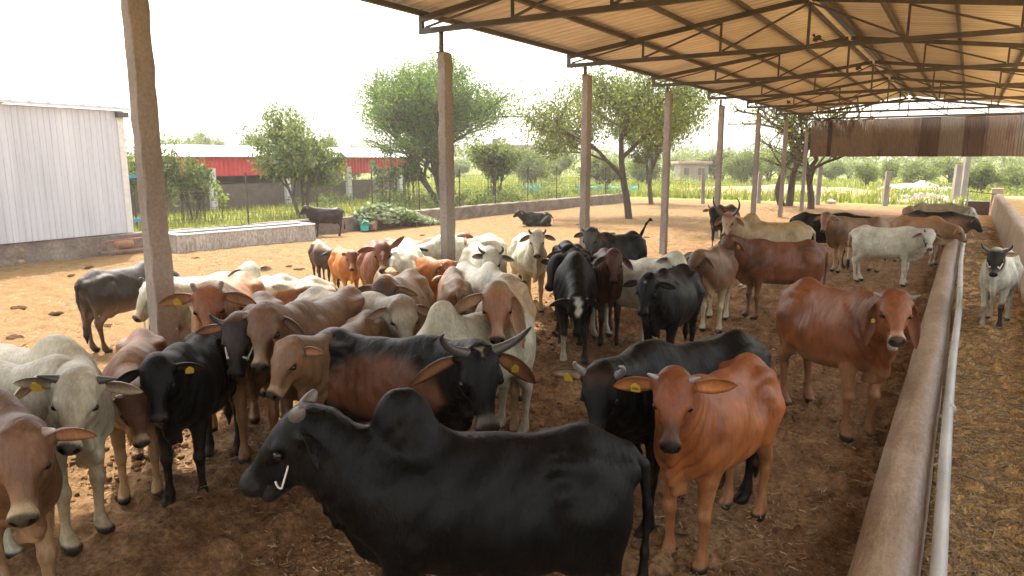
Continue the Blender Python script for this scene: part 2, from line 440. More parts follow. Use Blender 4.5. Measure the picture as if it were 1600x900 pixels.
    f.cap(S + (.02, 0, -.10), pm, .165 * thk, .098 * thk, k=.1, side=Y, q=.9)
    f.cap(np.array([.47 - .14 * bull, 0, .80 + .06 * bull + dz]), pt, .145 * thk, .07 * thk, k=.1)
    # dewlap fold
    dw = P['dewlap']
    if dw > 0 and not ly:
        a = H(.20, 0, -.17); b = np.array([.52 - .17 * bull, 0, .62]); m1 = a * .6 + b * .4 + np.array([.0, 0, -.05 * dw]); m2 = a * .25 + b * .75 + np.array([.02, 0, -.04 * dw])
        f.chain([a, m1, m2, b, np.array([.38 - .1 * bull, 0, .52])], [.025, .035 + .02 * dw, .05 + .02 * dw, .05 + .02 * dw, .035], k=.06, side=Y, q=.42)
    # ---- head
    f.ell(H(.10, 0, -.055), (.14 * HS, .112 * HS, .105 * HS), HR, k=.04)
    f.ell(H(.055, 0, .0), (.085 * HS, .098 * HS, .05 * HS), HR, k=.05)                # poll / forehead
    f.ell(H(.17, 0, -.012), (.13 * HS, .072 * HS, .045 * HS), HR, k=.05)
    f.cap(H(.16, 0, -.07), H(.42, 0, -.078), .086 * HS, .050 * HS, k=.05, side=lyv, q=.95)
    f.cap(H(.14, 0, -.03), H(.40, 0, -.052), .058 * HS, .036 * HS, k=.035)
    f.ell(H(.435, 0, -.083), (.055 * HS, .069 * HS, .058 * HS), HR, k=.035)           # muzzle
    for s in (1, -1):
        f.ell(H(.445, s * .036, -.066), (.036 * HS, .032 * HS, .038 * HS), HR, k=.02)
        f.ell(H(.13, s * .060, -.125), (.11 * HS, .042 * HS, .085 * HS), HR, k=.05)   # cheek
        f.ell(H(.160, s * .096, -.026), (.050 * HS, .026 * HS, .034 * HS), HR, k=.025) # brow
        f.ell(H(.184, s * .113, -.046), (.028 * HS, .016 * HS, .020 * HS), HR, k=.014, op='sub')
        f.ell(H(.225, s * .098, -.055), (.03 * HS, .012 * HS, .03 * HS), HR, k=.02, op='sub')   # eye socket
        f.ell(H(.30, s * .062, -.085), (.09 * HS, .012 * HS, .03 * HS), HR, k=.03, op='sub')       # cheek hollow
    ja = math.radians(P['jaw'])
    def J(x, y, z):                                    # jaw hinged under the cheek
        dx, dzz = x - .09, z + .13
        return H(.09 + dx * math.cos(ja) + dzz * math.sin(ja), y, -.13 - dx * math.sin(ja) + dzz * math.cos(ja))
    f.cap(J(.10, 0, -.165), J(.33, 0, -.145), .062 * HS, .037 * HS, k=.04, side=lyv, q=1.05)
    f.cap(J(.33, 0, -.145), J(.415, 0, -.138), .037 * HS, .036 * HS, k=.02, side=lyv, q=1.25)
    f.cap(H(.36, .07, -.122), H(.36, -.07, -.122), .006, .006, k=.012, op='sub')
    f.cap(H(.47, .045, -.124), H(.40, .068, -.120), .005 * HS, .005 * HS, k=.010, op='sub')
    f.cap(H(.47, -.045, -.124), H(.40, -.068, -.120), .005 * HS, .005 * HS, k=.010, op='sub')
    f.cap(H(.485, .045, -.122), H(.485, -.045, -.122), .006 * HS, .006 * HS, k=.010, op='sub')
    for s in (1, -1):
        f.ell(H(.474, s * .040, -.060), (.030 * HS, .016 * HS, .020 * HS), HR, k=.008, op='sub')   # nostril
    for s in (1, -1):                                  # ear roots
        f.cap(H(.035, s * .085, -.05), H(.03, s * .125, -.055), .034, .024, k=.03)
        if P['horn']: f.ell(H(.02, s * .062, .012), (.042, .042, .042), k=.03)
    # ---- legs
    st = P['stride']
    legs = []
    if not ly:
        for s in (1, -1):
            a = st * s * .13 + rnd.uniform(-.03, .03)
            y = s * (.125 * g + .01)
            p = [(.33, y * 1.1, .82), (.35 + a * .1, y * 1.08, .62), (.37 + a * .55, y, .365), (.36 + a * .95, y, .12), (.37 + a, y, .065), (.405 + a, y, .02)]
            f.chain(p, [.100, .062 + .016 * bull, .037 + .008 * bull, .0255 + .007 * bull, .034, .042], k=.035)
            f.ell((.382 + a * .55, y, .375), (.041, .038, .052), k=.02)
            f.ell((.365 + a, y, .085), (.040, .038, .04), k=.02)
            f.ell((.41 + a, y, .03), (.06, .046, .038), k=.025)
            legs.append(((.405 + a, y)))
            a = -st * s * .15 + rnd.uniform(-.03, .03)
            y = s * (.135 * g + .01)
            p = [(-.46, y * 1.1, .88), (-.41 + a * .2, y * 1.15, .69), (-.595 + a * .7, y, .44), (-.565 + a * .95, y, .13), (-.55 + a, y, .075), (-.51 + a, y, .02)]
            f.chain(p, [.145, .086, .038 + .008 * bull, .0265 + .007 * bull, .035, .042], k=.04)
            f.cap((-.635 + a * .7, y, .485), (-.595 + a * .75, y, .37), .026, .030, k=.03)
            f.cap((-.635 + a * .7, y, .485), (-.60, y * 1.1, .74), .018, .05, k=.04)
            f.ell((-.552 + a, y, .09), (.040, .038, .04), k=.02)
            f.ell((-.50 + a, y, .03), (.06, .046, .038), k=.025)
    else:
        for s in (1, -1):
            f.chain([(.30, s * .2, .26), (.55, s * .2, .12), (.30, s * .22, .05), (.24, s * .22, .045)], [.10, .06, .04, .04], k=.05)
            f.chain([(-.45, s * .24, .30), (-.15, s * .34, .14), (-.55, s * .36, .06), (-.25, s * .36, .045)], [.17, .10, .05, .04], k=.05)
    # ---- tail
    tb = np.array([-.70, 0, 1.09 + dz])
    if P['tail'] == 'up':
        tp = [tb, (-.78, .01, 1.20), (-.86, .03, 1.33), (-.95, .05, 1.40), (-1.0, .06, 1.36)]; tr = [.04, .024, .019, .022, .014]
    elif ly:
        tp = [tb, (-.80, .05, .35), (-.82, .15, .10), (-.70, .25, .05)]; tr = [.04, .025, .02, .02]
    else:
        w = P.get('tail_y', 0.)
        tp = [tb, (-.775, w * .1, 1.02), (-.80, w * .4, .82), (-.785, w * .8, .60), (-.775, w, .45), (-.77, w * 1.05, .33), (-.765, w, .20)]
        tr = [.042, .028, .021, .018, .030, .040, .012]
    f.chain([np.asarray(t, float) for t in tp], tr, k=.03)
    # ---- udder / sheath
    if not ly and bull < .5: f.ell((-.36, 0, .56), (.11, .10, .08), k=.05)
    if bull > .5: f.ell((-.10, 0, .50), (.16, .05, .06), k=.08)
    # ---- ribs and muscle relief
    if thin > .15:
        am = .0085 * thin
        def rib(X, Yv, Z):
            m = sm(X, -.36, -.24) * (1 - sm(X, .10, .22)) * sm(Z, .66 + dz, .76 + dz) * (1 - sm(Z, 1.0 + dz, 1.10 + dz)) * sm(np.abs(Yv), .12, .2)
            return am * np.sin((X + .22 * (Z - dz)) * 2 * math.pi / .085) * m
        f.ridge((-.4, -.5, .6 + dz), (.3, .5, 1.15 + dz), rib)
    def skin(X, Yv, Z):
        w = sm(X, -.62, -.45) * (1 - sm(X, .40, .55)) * sm(np.abs(Yv), .06, .14)
        return .0035 * w * (np.sin(X * 31 + 4 * np.sin(Z * 9 + ph0)) * np.sin(Z * 7 + ph0) + .7 * np.sin(Z * 23 + 5 * X + 2 * np.sin(X * 11)))
    nlo = np.minimum(S, poll) - .3; nhi = np.maximum(S, poll) + .12
    def folds(X, Yv, Z):
        t = ((X - S[0]) * nd[0] + (Yv - S[1]) * nd[1] + (Z - S[2]) * nd[2]) / Ln
        low = sm(-((Z - S[2]) - t * nd[2] * Ln), -.08, .10)
        return .0055 * np.sin(t * 30 + 5 * (Z - S[2]) + 1.3 * np.sin(Z * 17 + ph0)) * sm(t, -.05, .15) * (1 - sm(t, .62, .85)) * (.35 + .65 * low)
    ph0 = rnd.uniform(0, 6)
    f.ridge((-.65, -.5, .5 + dz), (.6, .5, 1.2 + dz), skin)
    f.ridge(nlo, nhi, folds)
    V, F = f.mesh()
    # ---- ears
    inner = np.zeros(len(V)); rim = np.zeros(len(V)); isear = np.zeros(len(V))
    earinfo = []; F = [tuple(q) for q in F]
    for s in (1, -1):
        el = P['ear']; er = P['ear_roll'] * s
        dr = P['ear_droop'] if not isinstance(P['ear_droop'], (tuple, list)) else P['ear_droop'][0 if s > 0 else 1]
        bk = P['ear_back'] if not isinstance(P['ear_back'], (tuple, list)) else P['ear_back'][0 if s > 0 else 1]
        b = H(.030, s * .115, -.052)
        e = lyv * s * max(.15, 1 - .45 * max(0, dr - .7)) + (-fx) * bk * .6 + np.array([0, 0, -1.]) * (dr * 1.1)
        o = fx * .75 + uz * .55 - np.array([0, 0, 1.]) * .25 + lyv * s * .1
        ev, ef, ei, rm = ear_surface(b, e, o, el, P['earw'], dr * .35, .62)
        n0 = len(V); V = np.concatenate([V, ev]); F += [tuple(i + n0 for i in q) for q in ef]
        inner = np.concatenate([inner, ei]); rim = np.concatenate([rim, rm]); isear = np.concatenate([isear, np.ones(len(ev))])
        earinfo.append((b, _norm(e), _norm(np.asarray(o) - (np.asarray(o) @ _norm(e)) * _norm(e)), dr))
    # ---- colours
    q = V - poll
    hx = (q @ fx) / HS / FLn; hyv = (q @ lyv) / HS; hz = (q @ uz) / HS
    ishead = sm(hx, -.06, .06) * (1 - sm(np.abs(hyv), .15, .2)) * sm(hz, -.34, -.24) * (1 - isear) * sm(V[:, 0], .42, .56)
    x, y, z = V[:, 0], V[:, 1], V[:, 2] - dz
    C = np.tile(np.array(P['coat'], float), (len(V), 1))
    def mix(col, m):
        nonlocal C
        m = np.clip(m, 0, 1)[:, None]; C = C * (1 - m) + np.array(col, float) * m
    ph = [rnd.uniform(0, 6.28) for _ in range(9)]
    def blob(sc, i):
        return (np.sin(x * sc + ph[i] + 1.7 * np.sin(z * sc * .8 + ph[i + 1])) + np.sin(z * sc * 1.1 + ph[i + 2] + 1.3 * np.sin(x * sc * .9)) + np.sin(y * sc * 1.2 + ph[i + 3])) / 3
    c0 = np.array(P['coat'], float); dk = rnd.uniform(.15, .75); lt = rnd.uniform(.3, .8)
    if c0.max() < .45:
        mix(np.minimum(c0 * 1.45 + .012 * (c0.max() > .03), .6), lt * (1 - sm(z + .05 * blob(5, 1), .52, .80)) * (1 - ishead))
        mix(c0 * .55, dk * sm(x + .08 * blob(6, 4), .22, .52) * (1 - isear))
        mix(c0 * .60, dk * .8 * sm(blob(4.5, 5), .12, .40) * sm(z, .7, .95))
    else:
        mix(c0 * np.array([.62, .60, .58]), dk * .75 * sm(x + .10 * blob(5, 4), .16, .50) * sm(z, .60, .8) * (1 - isear))
        mix(c0 * np.array([.78, .70, .60]), lt * .6 * (1 - sm(z + .06 * blob(6, 1), .28, .62)))
    mix(c0 * .5, .6 * dk * np.maximum(1 - sm(np.abs(z - .375), .05, .10), 1 - sm(np.abs(z - .10), .03, .07)) * (0 if ly else 1))
    if P['flank'] is not None: mix(P['flank'], sm(blob(3.0, 0) * .25 + 1 - np.abs((z - .86) / .30) - .7 * np.abs((x + .02) / .55) ** 2.5, -.02, .42) * (1 - ishead))
    if P['belly_col'] is not None: mix(P['belly_col'], (1 - sm(z + .06 * blob(5, 1), .52, .78)) * (1 - ishead))
    if P['coat2'] is not None: mix(P['coat2'], sm(blob(3.2, 2), .02, .10) * (1 - ishead))
    if P['back'] is not None: mix(P['back'], sm(z + .05 * blob(6, 3), 1.0, 1.16) * (1 - ishead))
    if P['leg'] is not None: mix(P['leg'], (1 - sm(z + .04 * blob(7, 0), .36, .62)) * (1 - ishead) * (0 if ly else 1))
    if P['patch'] is not None:
        pc, px_, pr = P['patch']; mix(pc, 1 - sm(np.linalg.norm(V - np.array(px_), axis=1) + .05 * blob(9, 1), pr * .85, pr))
    if P['face'] is not None: mix(P['face'], ishead)
    if P['poll'] is not None: mix(P['poll'], ishead * (1 - sm(hx, .06, .16)) * sm(hz, -.06, .0))
    if P['blaze'] is not None:
        bc, b0, b1, bw = P['blaze']
        mix(bc, ishead * sm(hx, b0, b0 + .03) * (1 - sm(hx, b1 - .05, b1)) * (1 - sm(np.abs(hyv) + .012 * np.sin(hx * 60 + 9 * hyv) + .010 * np.sin(hx * 23 + 30 * hyv) + bw * .35 * (hx - b0) / (b1 - b0), bw * .55, bw)) * sm(hz, -.09, -.05))
    if P['nose_col'] is not None: mix(P['nose_col'], ishead * sm(hx, .26, .36))
    if P['muzzle_ring'] is not None: mix(P['muzzle_ring'], ishead * sm(hx + .35 * np.maximum(-hz - .08, 0), .36, .40))
    mz = ishead * sm(hx + .30 * (hz + .06), .435, .455) * sm(hz, -.14, -.115)
    mz2 = np.maximum(mz * .85, 0)
    mix(P['muzzle'], mz2)
    mix((.004, .003, .003), np.maximum(0 * mz, ishead * (1 - sm(((hx - .478) / .03) ** 2 + ((np.abs(hyv) - .040) / .019) ** 2 + ((hz + .062) / .025) ** 2, .6, 1.4))))
    mix(np.array(P['coat']) * .25, ishead * (1 - sm(((hx - .182) / .044) ** 2 + ((np.abs(hyv) - .105) / .04) ** 2 + ((hz + .046) / .030) ** 2, .45, 1.2)))
    if P['jaw'] > 12:
        mix((.10, .05, .045), ishead * sm(hx, .28, .33) * (1 - sm(np.abs(hz + .140), .020, .035)))
        mix((.34, .25, .21), ishead * sm(hx, .35, .38) * (1 - sm(hz, -.205, -.18)))
        mix((.62, .56, .48), ishead * sm(hx, .37, .385) * (1 - sm(np.abs(hz + .168), .006, .014)))
    if not ly: mix(P['hoof'], 1 - sm(V[:, 2], .045, .062))
    t0 = np.asarray(tp[-1], float); t1 = np.asarray(tp[-3], float)
    if P['tail'] == 'up': mix(P['switch'], sm(-x, .86, .93))
    elif not ly: mix(P['switch'], sm(-x, .70, .74) * (1 - sm(z, .42, .52)) * sm(z, .05, .1) * (1 - sm(np.abs(y - P.get('tail_y', 0)), .06, .08)))
    mix(P['ear_in'], inner * isear * (1 - .7 * np.clip(rim, 0, 1)))
    if P.get('ear_rim') is not None: mix(P['ear_rim'], isear * sm(rim, .45, .9))
    if P.get('ear_out') is not None: mix(P['ear_out'], isear * (1 - inner))
    C = np.clip(C, 0, 1) ** 1.15 * np.array([.98, 1.05, .98])
    return V, F, C, H, HR, HS, earinfo, (fx, lyv, uz), FLn

HORNS = {   # offsets from the horn root in head axes (forward, out, up), one side
    'short': [(0, 0, 0), (-.01, .045, .02), (-.01, .085, .055), (.0, .10, .10)],
    'stub': [(0, 0, 0), (-.005, .03, .012), (-.005, .055, .03)],
    'up': [(0, 0, 0), (-.01, .07, .02), (-.03, .12, .09), (-.04, .125, .17), (-.03, .10, .23)],
    'side': [(0, 0, 0), (-.01, .08, .0), (-.01, .15, .03), (0, .20, .08)],
    'big': [(0, 0, 0), (-.02, .09, .03), (-.05, .17, .09), (-.08, .215, .18), (-.08, .215, .26)],
    'lyre': [(0, 0, 0), (-.02, .07, .05), (-.07, .14, .14), (-.12, .16, .25), (-.14, .13, .34)],
    'thick': [(.01, -.02, -.01), (-.02, .012, .012), (-.055, .038, .022), (-.088, .050, .030)],
    'curl': [(0, 0, 0), (-.05, .06, .05), (-.10, .09, .12), (-.08, .07, .19), (-.02, .04, .20)],
}

def build_cattle(label, cat, group, pos, yaw, P0):
    P = dict(BASE_CATTLE); P.update(P0)
    V, F, C, H, HR, HS, ears, (fx, lyv, uz), FLn = cattle_geometry(P)
    s = P['s']
    root = empty(P.get('name', 'cow'), (pos[0], pos[1], 0), yaw)
    tag(root, label, cat, group)
    body = obj_from('body', np_mesh('body', V * s, F, M['coat'], col=C), root)
    fine = P['vox'] < .022
    if P['horn']:
        kind, hl, hr_ = P['horn'][:3]
        sides = P['horn'][3] if len(P['horn']) > 3 else (1, 1)
        for k, sd in enumerate((1, -1)):
            if not sides[k]: continue
            o = HORNS[kind]; base = np.array([.02, sd * .068, .018])
            pts = [H(*(base + np.array([a[0], sd * a[1], a[2]]) * hl * (sides[k] if sides[k] else 1))) for a in o]
            n = len(pts); rad = [hr_ * (1 - .88 * (i / (n - 1)) ** 1.2) for i in range(n)]
            if kind == 'thick': rad = [hr_ * (.95, 1, .80, .34)[i] for i in range(n)]
            hv, hf = tube_mesh(np.array(pts) * s, np.array(rad) * s, 10, .025)
            u = np.linspace(0, 1, len(hv))[:, None]
            hc = np.array(P['horn_col'][0]) * (1 - u) + np.array(P['horn_col'][1]) * u
            obj_from('horn', np_mesh('horn', hv, hf, M['horn'], col=hc), root)
    if P.get('eyes', P['vox'] < .03):
        for sd in (1, -1):
            c = H(.184, sd * .1055, -.043) * s
            obj_from('eye', sphere_mesh('eye', c, .0245 * HS * s, M['eye']), root)
    for (sd, lab) in P['tags']:
        b, e, o, dr = ears[0 if sd > 0 else 1]
        u = .46
        c = b + e * P['ear'] * u + np.array([0, 0, -1.]) * dr * .35 * u * u * P['ear'] + o * .012 + np.array([0, 0, -.012])
        w = np.cross(e, o)
        tg = tag_mesh(c * s, e, w, o, .027 * s * P.get('tagk', 1), .029 * s * P.get('tagk', 1))
        to = obj_from('ear_tag', tg, root)
        if lab: tag_text(lab, c * s + o * .006, e, w, o, .026 * s, to)
    return root, P, H, s, fx, lyv, uz
# ============================================================ setting materials
def fbm(x, y, sc, seed, oct=4, gain=.5):
    """value noise on arrays"""
    rs = np.random.RandomState(seed); out = np.zeros(np.shape(x)); amp = 1.; tot = 0
    for o in range(oct):
        T = rs.rand(64, 64); u = np.asarray(x) * sc; v = np.asarray(y) * sc
        i = np.floor(u).astype(int); j = np.floor(v).astype(int); f = u - i; g = v - j
        f = f * f * (3 - 2 * f); g = g * g * (3 - 2 * g)
        a = T[i % 64, j % 64]; b_ = T[(i + 1) % 64, j % 64]; c_ = T[i % 64, (j + 1) % 64]; d = T[(i + 1) % 64, (j + 1) % 64]
        out += amp * ((a * (1 - f) + b_ * f) * (1 - g) + (c_ * (1 - f) + d * f) * g - .5); tot += amp
        amp *= gain; sc *= 2.03
    return out / tot * 2

# ground: dung-dark soil under the roof, dry sandy yard, green field beyond
m, nt, N, L, b = node_mat('ground', .95)
g = coords(N); sep = N.new('ShaderNodeSeparateXYZ'); L.new(g, sep.inputs[0])
nb = noise(N, L, .45, 5, .6, g); nm = noise(N, L, 3.2, 6, .65, g); nf = noise(N, L, 26, 6, .7, g); ns = noise(N, L, 60, 3, .7, mapped(N, L, g, (1, .35, 1), (0, 0, .6)))
soil = ramp(N, L, nm.outputs[0], [(.28, (.13, .068, .033)), (.5, (.245, .138, .068)), (.72, (.36, .225, .12))])
soil2 = mixc(N, L, 1., soil.outputs[0], ramp(N, L, nf.outputs[0], [(.32, (.45, .43, .40)), (.68, (1.45, 1.42, 1.38))]).outputs[0], 'MULTIPLY')
strawm = ramp(N, L, ns.outputs[0], [(.56, (0, 0, 0)), (.68, (1, 1, 1))])
soil3 = mixc(N, L, vmath(N, L, 'MULTIPLY', strawm.outputs[0], ramp(N, L, nm.outputs[0], [(.42, (.05,) * 3), (.62, (.55,) * 3)]).outputs[0]), soil2, (.34, .22, .095))
sand = ramp(N, L, nm.outputs[0], [(.25, (.155, .090, .038)), (.5, (.228, .138, .060)), (.75, (.31, .20, .092))])
sand2 = mixc(N, L, 1., sand.outputs[0], ramp(N, L, nf.outputs[0], [(.3, (.62, .58, .52)), (.7, (1.22, 1.22, 1.2))]).outputs[0], 'MULTIPLY')
sand3 = mixc(N, L, ramp(N, L, nb.outputs[0], [(.45, (0, 0, 0)), (.62, (.6,) * 3)]).outputs[0], sand2, (.225, .125, .055))
edge = vmath(N, L, 'ADD', sep.outputs[0], vmath(N, L, 'MULTIPLY', nb.outputs[0], 3.6))
mr = N.new('ShaderNodeMapRange'); mr.inputs[1].default_value = -5.4; mr.inputs[2].default_value = -2.6; mr.interpolation_type = 'SMOOTHSTEP'; L.new(edge, mr.inputs[0])
yard = mixc(N, L, mr.outputs[0], sand3, soil3)
ma = N.new('ShaderNodeMapRange'); ma.inputs[1].default_value = -.05; ma.inputs[2].default_value = .05; L.new(sep.outputs[0], ma.inputs[0])
bed = mixc(N, L, 1., ramp(N, L, nm.outputs[0], [(.3, (.50, .30, .12)), (.7, (.80, .55, .25))]).outputs[0], ramp(N, L, ns.outputs[0], [(.35, (.6, .58, .55)), (.65, (1.35, 1.3, 1.2))]).outputs[0], 'MULTIPLY')
yard = mixc(N, L, ma.outputs[0], yard, bed)
gr = ramp(N, L, nm.outputs[0], [(.3, (.11, .135, .028)), (.6, (.20, .215, .05)), (.8, (.29, .26, .085))])
gy = N.new('ShaderNodeMapRange'); gy.inputs[1].default_value = 42.5; gy.inputs[2].default_value = 44.5; L.new(vmath(N, L, 'ADD', sep.outputs[1], vmath(N, L, 'MULTIPLY', nb.outputs[0], 3.)), gy.inputs[0])
gx = N.new('ShaderNodeMapRange'); gx.inputs[1].default_value = -18.2; gx.inputs[2].default_value = -18.5; L.new(sep.outputs[0], gx.inputs[0])
gm = vmath(N, L, 'MAXIMUM', gy.outputs[0], gx.outputs[0])
L.new(mixc(N, L, gm, yard, gr.outputs[0]), b.inputs['Base Color'])
b.inputs['Specular IOR Level'].default_value = .15
p = bump(N, L, nf.outputs[0], b, .9, .045); bump(N, L, ns.outputs[0], b, .5, .012, p)
M['ground'] = m

def lines(lo, hi, step, far, grow=1.18):
    c = list(np.arange(lo, hi + 1e-6, step)); s = step; a = []
    x = lo
    while x > -far: s *= grow; x -= s; a.append(x)
    s = step; z = []; x = hi
    while x < far: s *= grow; x += s; z.append(x)
    return np.array(a[::-1] + c + z)
xs = lines(-7.6, 2.0, .038, 1400, 1.075); ys = lines(2.4, 11.5, .038, 1400, 1.06)
GX, GY = np.meshgrid(xs, ys, indexing='ij')
near = 1 - sm(np.hypot(GX, GY), 9, 45)
GZ = (fbm(GX, GY, .55, 1, 3) * .035 + fbm(GX, GY, 5.2, 2, 4, .74) * .068 * near + np.maximum(fbm(GX, GY, 11, 5, 2) - .08, 0) * .11 * near * sm(GX, -6.5, -4.) )
LANE_Z = .20; GZ += LANE_Z * sm(GX, -.10, .03) * (1 - sm(GX, .92, 1.05)) * (1 - sm(GY, 34.5, 35.2)) * sm(GY, -40, -20)
flatten = sm(np.hypot(GX, GY), 300, 700); GZ *= (1 - flatten)
nx, ny = GX.shape
ii = np.arange(nx * ny).reshape(nx, ny)
gf = np.stack([ii[:-1, :-1].ravel(), ii[1:, :-1].ravel(), ii[1:, 1:].ravel(), ii[:-1, 1:].ravel()], 1)
def fast_mesh(name, V, Fq, mat, smooth=False):
    """quads or triangles from arrays"""
    me = bpy.data.meshes.new(name); V = np.asarray(V, np.float32); Fq = np.asarray(Fq, np.int32); k = Fq.shape[1]
    me.vertices.add(len(V)); me.vertices.foreach_set('co', V.ravel())
    me.loops.add(Fq.size); me.loops.foreach_set('vertex_index', Fq.ravel())
    me.polygons.add(len(Fq)); me.polygons.foreach_set('loop_start', np.arange(0, Fq.size, k, dtype=np.int32)); me.polygons.foreach_set('loop_total', np.full(len(Fq), k, np.int32))
    if smooth: me.polygons.foreach_set('use_smooth', np.ones(len(Fq), bool))
    me.materials.append(mat); me.update(calc_edges=True); me.validate(); return me
ground = obj_from('ground', fast_mesh('ground', np.stack([GX, GY, GZ], -1).reshape(-1, 3), gf, M['ground'], True)); tag(ground, kind='structure')
def ground_z(x, y):
    i = np.clip(np.searchsorted(xs, x) - 1, 0, nx - 2); j = np.clip(np.searchsorted(ys, y) - 1, 0, ny - 2)
    return GZ[i, j]

# concrete, steel, sheet metal
m, nt, N, L, b = node_mat('concrete', .9)
g = coords(N); n1 = noise(N, L, 2.2, 6, .65, mapped(N, L, g, (1, 1, .3))); n2 = noise(N, L, 30, 5, .65, g)
c1 = ramp(N, L, n1.outputs[0], [(.28, (.17, .145, .128)), (.52, (.255, .225, .20)), (.75, (.36, .325, .295))])
c2 = mixc(N, L, 1., c1.outputs[0], ramp(N, L, n2.outputs[0], [(.3, (.75,) * 3), (.7, (1.15,) * 3)]).outputs[0], 'MULTIPLY'); L.new(c2, b.inputs['Base Color'])
bump(N, L, n2.outputs[0], b, .5, .012); M['concrete'] = m
m, nt, N, L, b = node_mat('steel', .55)
g = coords(N); n1 = noise(N, L, 3, 6, .7, g)
L.new(ramp(N, L, n1.outputs[0], [(.35, (.050, .044, .042)), (.6, (.085, .070, .060)), (.8, (.15, .085, .05))]).outputs[0], b.inputs['Base Color'])
b.inputs['Metallic'].default_value = .25; bump(N, L, n1.outputs[0], b, .2, .004); M['steel'] = m
m, nt, N, L, b = node_mat('roof_sheet', .30)
g = coords(N); n1 = noise(N, L, .8, 5, .6, mapped(N, L, g, (.35, 1.6, 1))); n2 = noise(N, L, 9, 4, .6, mapped(N, L, g, (.2, 1, 1)))
c = mixc(N, L, 1., ramp(N, L, n1.outputs[0], [(.3, (.66, .57, .46)), (.7, (.82, .74, .63))]).outputs[0], ramp(N, L, n2.outputs[0], [(.3, (.84,) * 3), (.7, (1.1,) * 3)]).outputs[0], 'MULTIPLY')
wv = N.new('ShaderNodeTexWave'); wv.bands_direction = 'Y'; wv.inputs['Scale'].default_value = 1.31; wv.inputs['Distortion'].default_value = .25; wv.inputs['Detail'].default_value = 2; L.new(g, wv.inputs['Vector'])   # stripes painted in for the shading lines of the corrugation
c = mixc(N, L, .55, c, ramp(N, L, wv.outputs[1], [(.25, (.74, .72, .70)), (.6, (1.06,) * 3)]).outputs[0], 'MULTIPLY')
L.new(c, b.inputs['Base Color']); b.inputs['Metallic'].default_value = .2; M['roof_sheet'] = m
simple('ridge_metal', (.30, .34, .40), (.44, .48, .54), 3, .4, .1, .01, .5)
m, nt, N, L, b = node_mat('white_sheet', .5)
g = coords(N); n1 = noise(N, L, 1.2, 5, .6, mapped(N, L, g, (1, 2, .12))); n2 = noise(N, L, 14, 4, .7, mapped(N, L, g, (1, 2, .05)))
c = mixc(N, L, 1., ramp(N, L, n1.outputs[0], [(.3, (.43, .44, .48)), (.7, (.56, .57, .61))]).outputs[0], ramp(N, L, n2.outputs[0], [(.3, (.86, .85, .84)), (.7, (1.05,) * 3)]).outputs[0], 'MULTIPLY')
L.new(c, b.inputs['Base Color']); M['white_sheet'] = m
def rust_mat(name, a, bb, r, amt):
    m, nt, N, L, b = node_mat(name, .8)
    g = coords(N); n1 = noise(N, L, 1.3, 6, .7, mapped(N, L, g, (1.5, 1, .35))); n2 = noise(N, L, 18, 5, .7, mapped(N, L, g, (1, 1, .3)))
    base = ramp(N, L, n2.outputs[0], [(.3, a), (.7, bb)])
    L.new(mixc(N, L, ramp(N, L, n1.outputs[0], [(amt, (0, 0, 0)), (amt + .14, (1, 1, 1))]).outputs[0], base.outputs[0], r), b.inputs['Base Color'])
    bump(N, L, n2.outputs[0], b, .3, .01); M[name] = m
rust_mat('rusty_pale', (.145, .105, .08), (.225, .17, .135), (.105, .055, .036), .54)
rust_mat('rusty_brown', (.12, .084, .065), (.19, .14, .11), (.08, .043, .031), .50)
rust_mat('rusty_dark', (.06, .033, .028), (.10, .052, .040), (.05, .027, .022), .45)
rust_mat('grey_sheet', (.12, .105, .09), (.18, .155, .135), (.10, .065, .045), .60)
m, nt, N, L, b = node_mat('stone_wall', .95)
g = coords(N); n1 = noise(N, L, 1.8, 6, .7, g); vo = N.new('ShaderNodeTexVoronoi'); vo.inputs['Scale'].default_value = 5.; L.new(g, vo.inputs['Vector']); n2 = noise(N, L, 16, 6, .7, g)
c = mixc(N, L, 1., ramp(N, L, n1.outputs[0], [(.3, (.12, .092, .072)), (.55, (.22, .175, .140)), (.78, (.33, .28, .235))]).outputs[0], ramp(N, L, n2.outputs[0], [(.3, (.6,) * 3), (.7, (1.2,) * 3)]).outputs[0], 'MULTIPLY')
L.new(c, b.inputs['Base Color']); p = bump(N, L, vo.outputs[0], b, .5, .04); bump(N, L, n2.outputs[0], b, .6, .03, p); M['stone_wall'] = m
m, nt, N, L, b = node_mat('trough_plaster', .9)
g = coords(N); n1 = noise(N, L, 1.7, 6, .7, mapped(N, L, g, (1, 1, .4))); n2 = noise(N, L, 22, 6, .75, mapped(N, L, g, (1, 1, .35)))
c = mixc(N, L, 1., ramp(N, L, n1.outputs[0], [(.3, (.24, .20, .17)), (.7, (.46, .41, .37))]).outputs[0], ramp(N, L, n2.outputs[0], [(.38, (.55, .5, .46)), (.6, (1.2,) * 3)]).outputs[0], 'MULTIPLY')
L.new(c, b.inputs['Base Color']); bump(N, L, n2.outputs[0], b, .5, .02); M['trough_plaster'] = m
simple('pale_cap', (.48, .46, .43), (.62, .60, .56), 9, .85, .3, .01)
m, nt, N, L, b = node_mat('manger', .78)
g = coords(N); n1 = noise(N, L, 2.6, 6, .7, mapped(N, L, g, (2, .5, 1))); n2 = noise(N, L, 40, 5, .7, mapped(N, L, g, (1, .4, 1))); sep = N.new('ShaderNodeSeparateXYZ'); L.new(g, sep.inputs[0])
base = ramp(N, L, n1.outputs[0], [(.28, (.17, .105, .055)), (.52, (.28, .19, .115)), (.78, (.40, .31, .215))])
wr = N.new('ShaderNodeMapRange'); wr.inputs[1].default_value = -.13; wr.inputs[2].default_value = -.06; L.new(sep.outputs[0], wr.inputs[0])
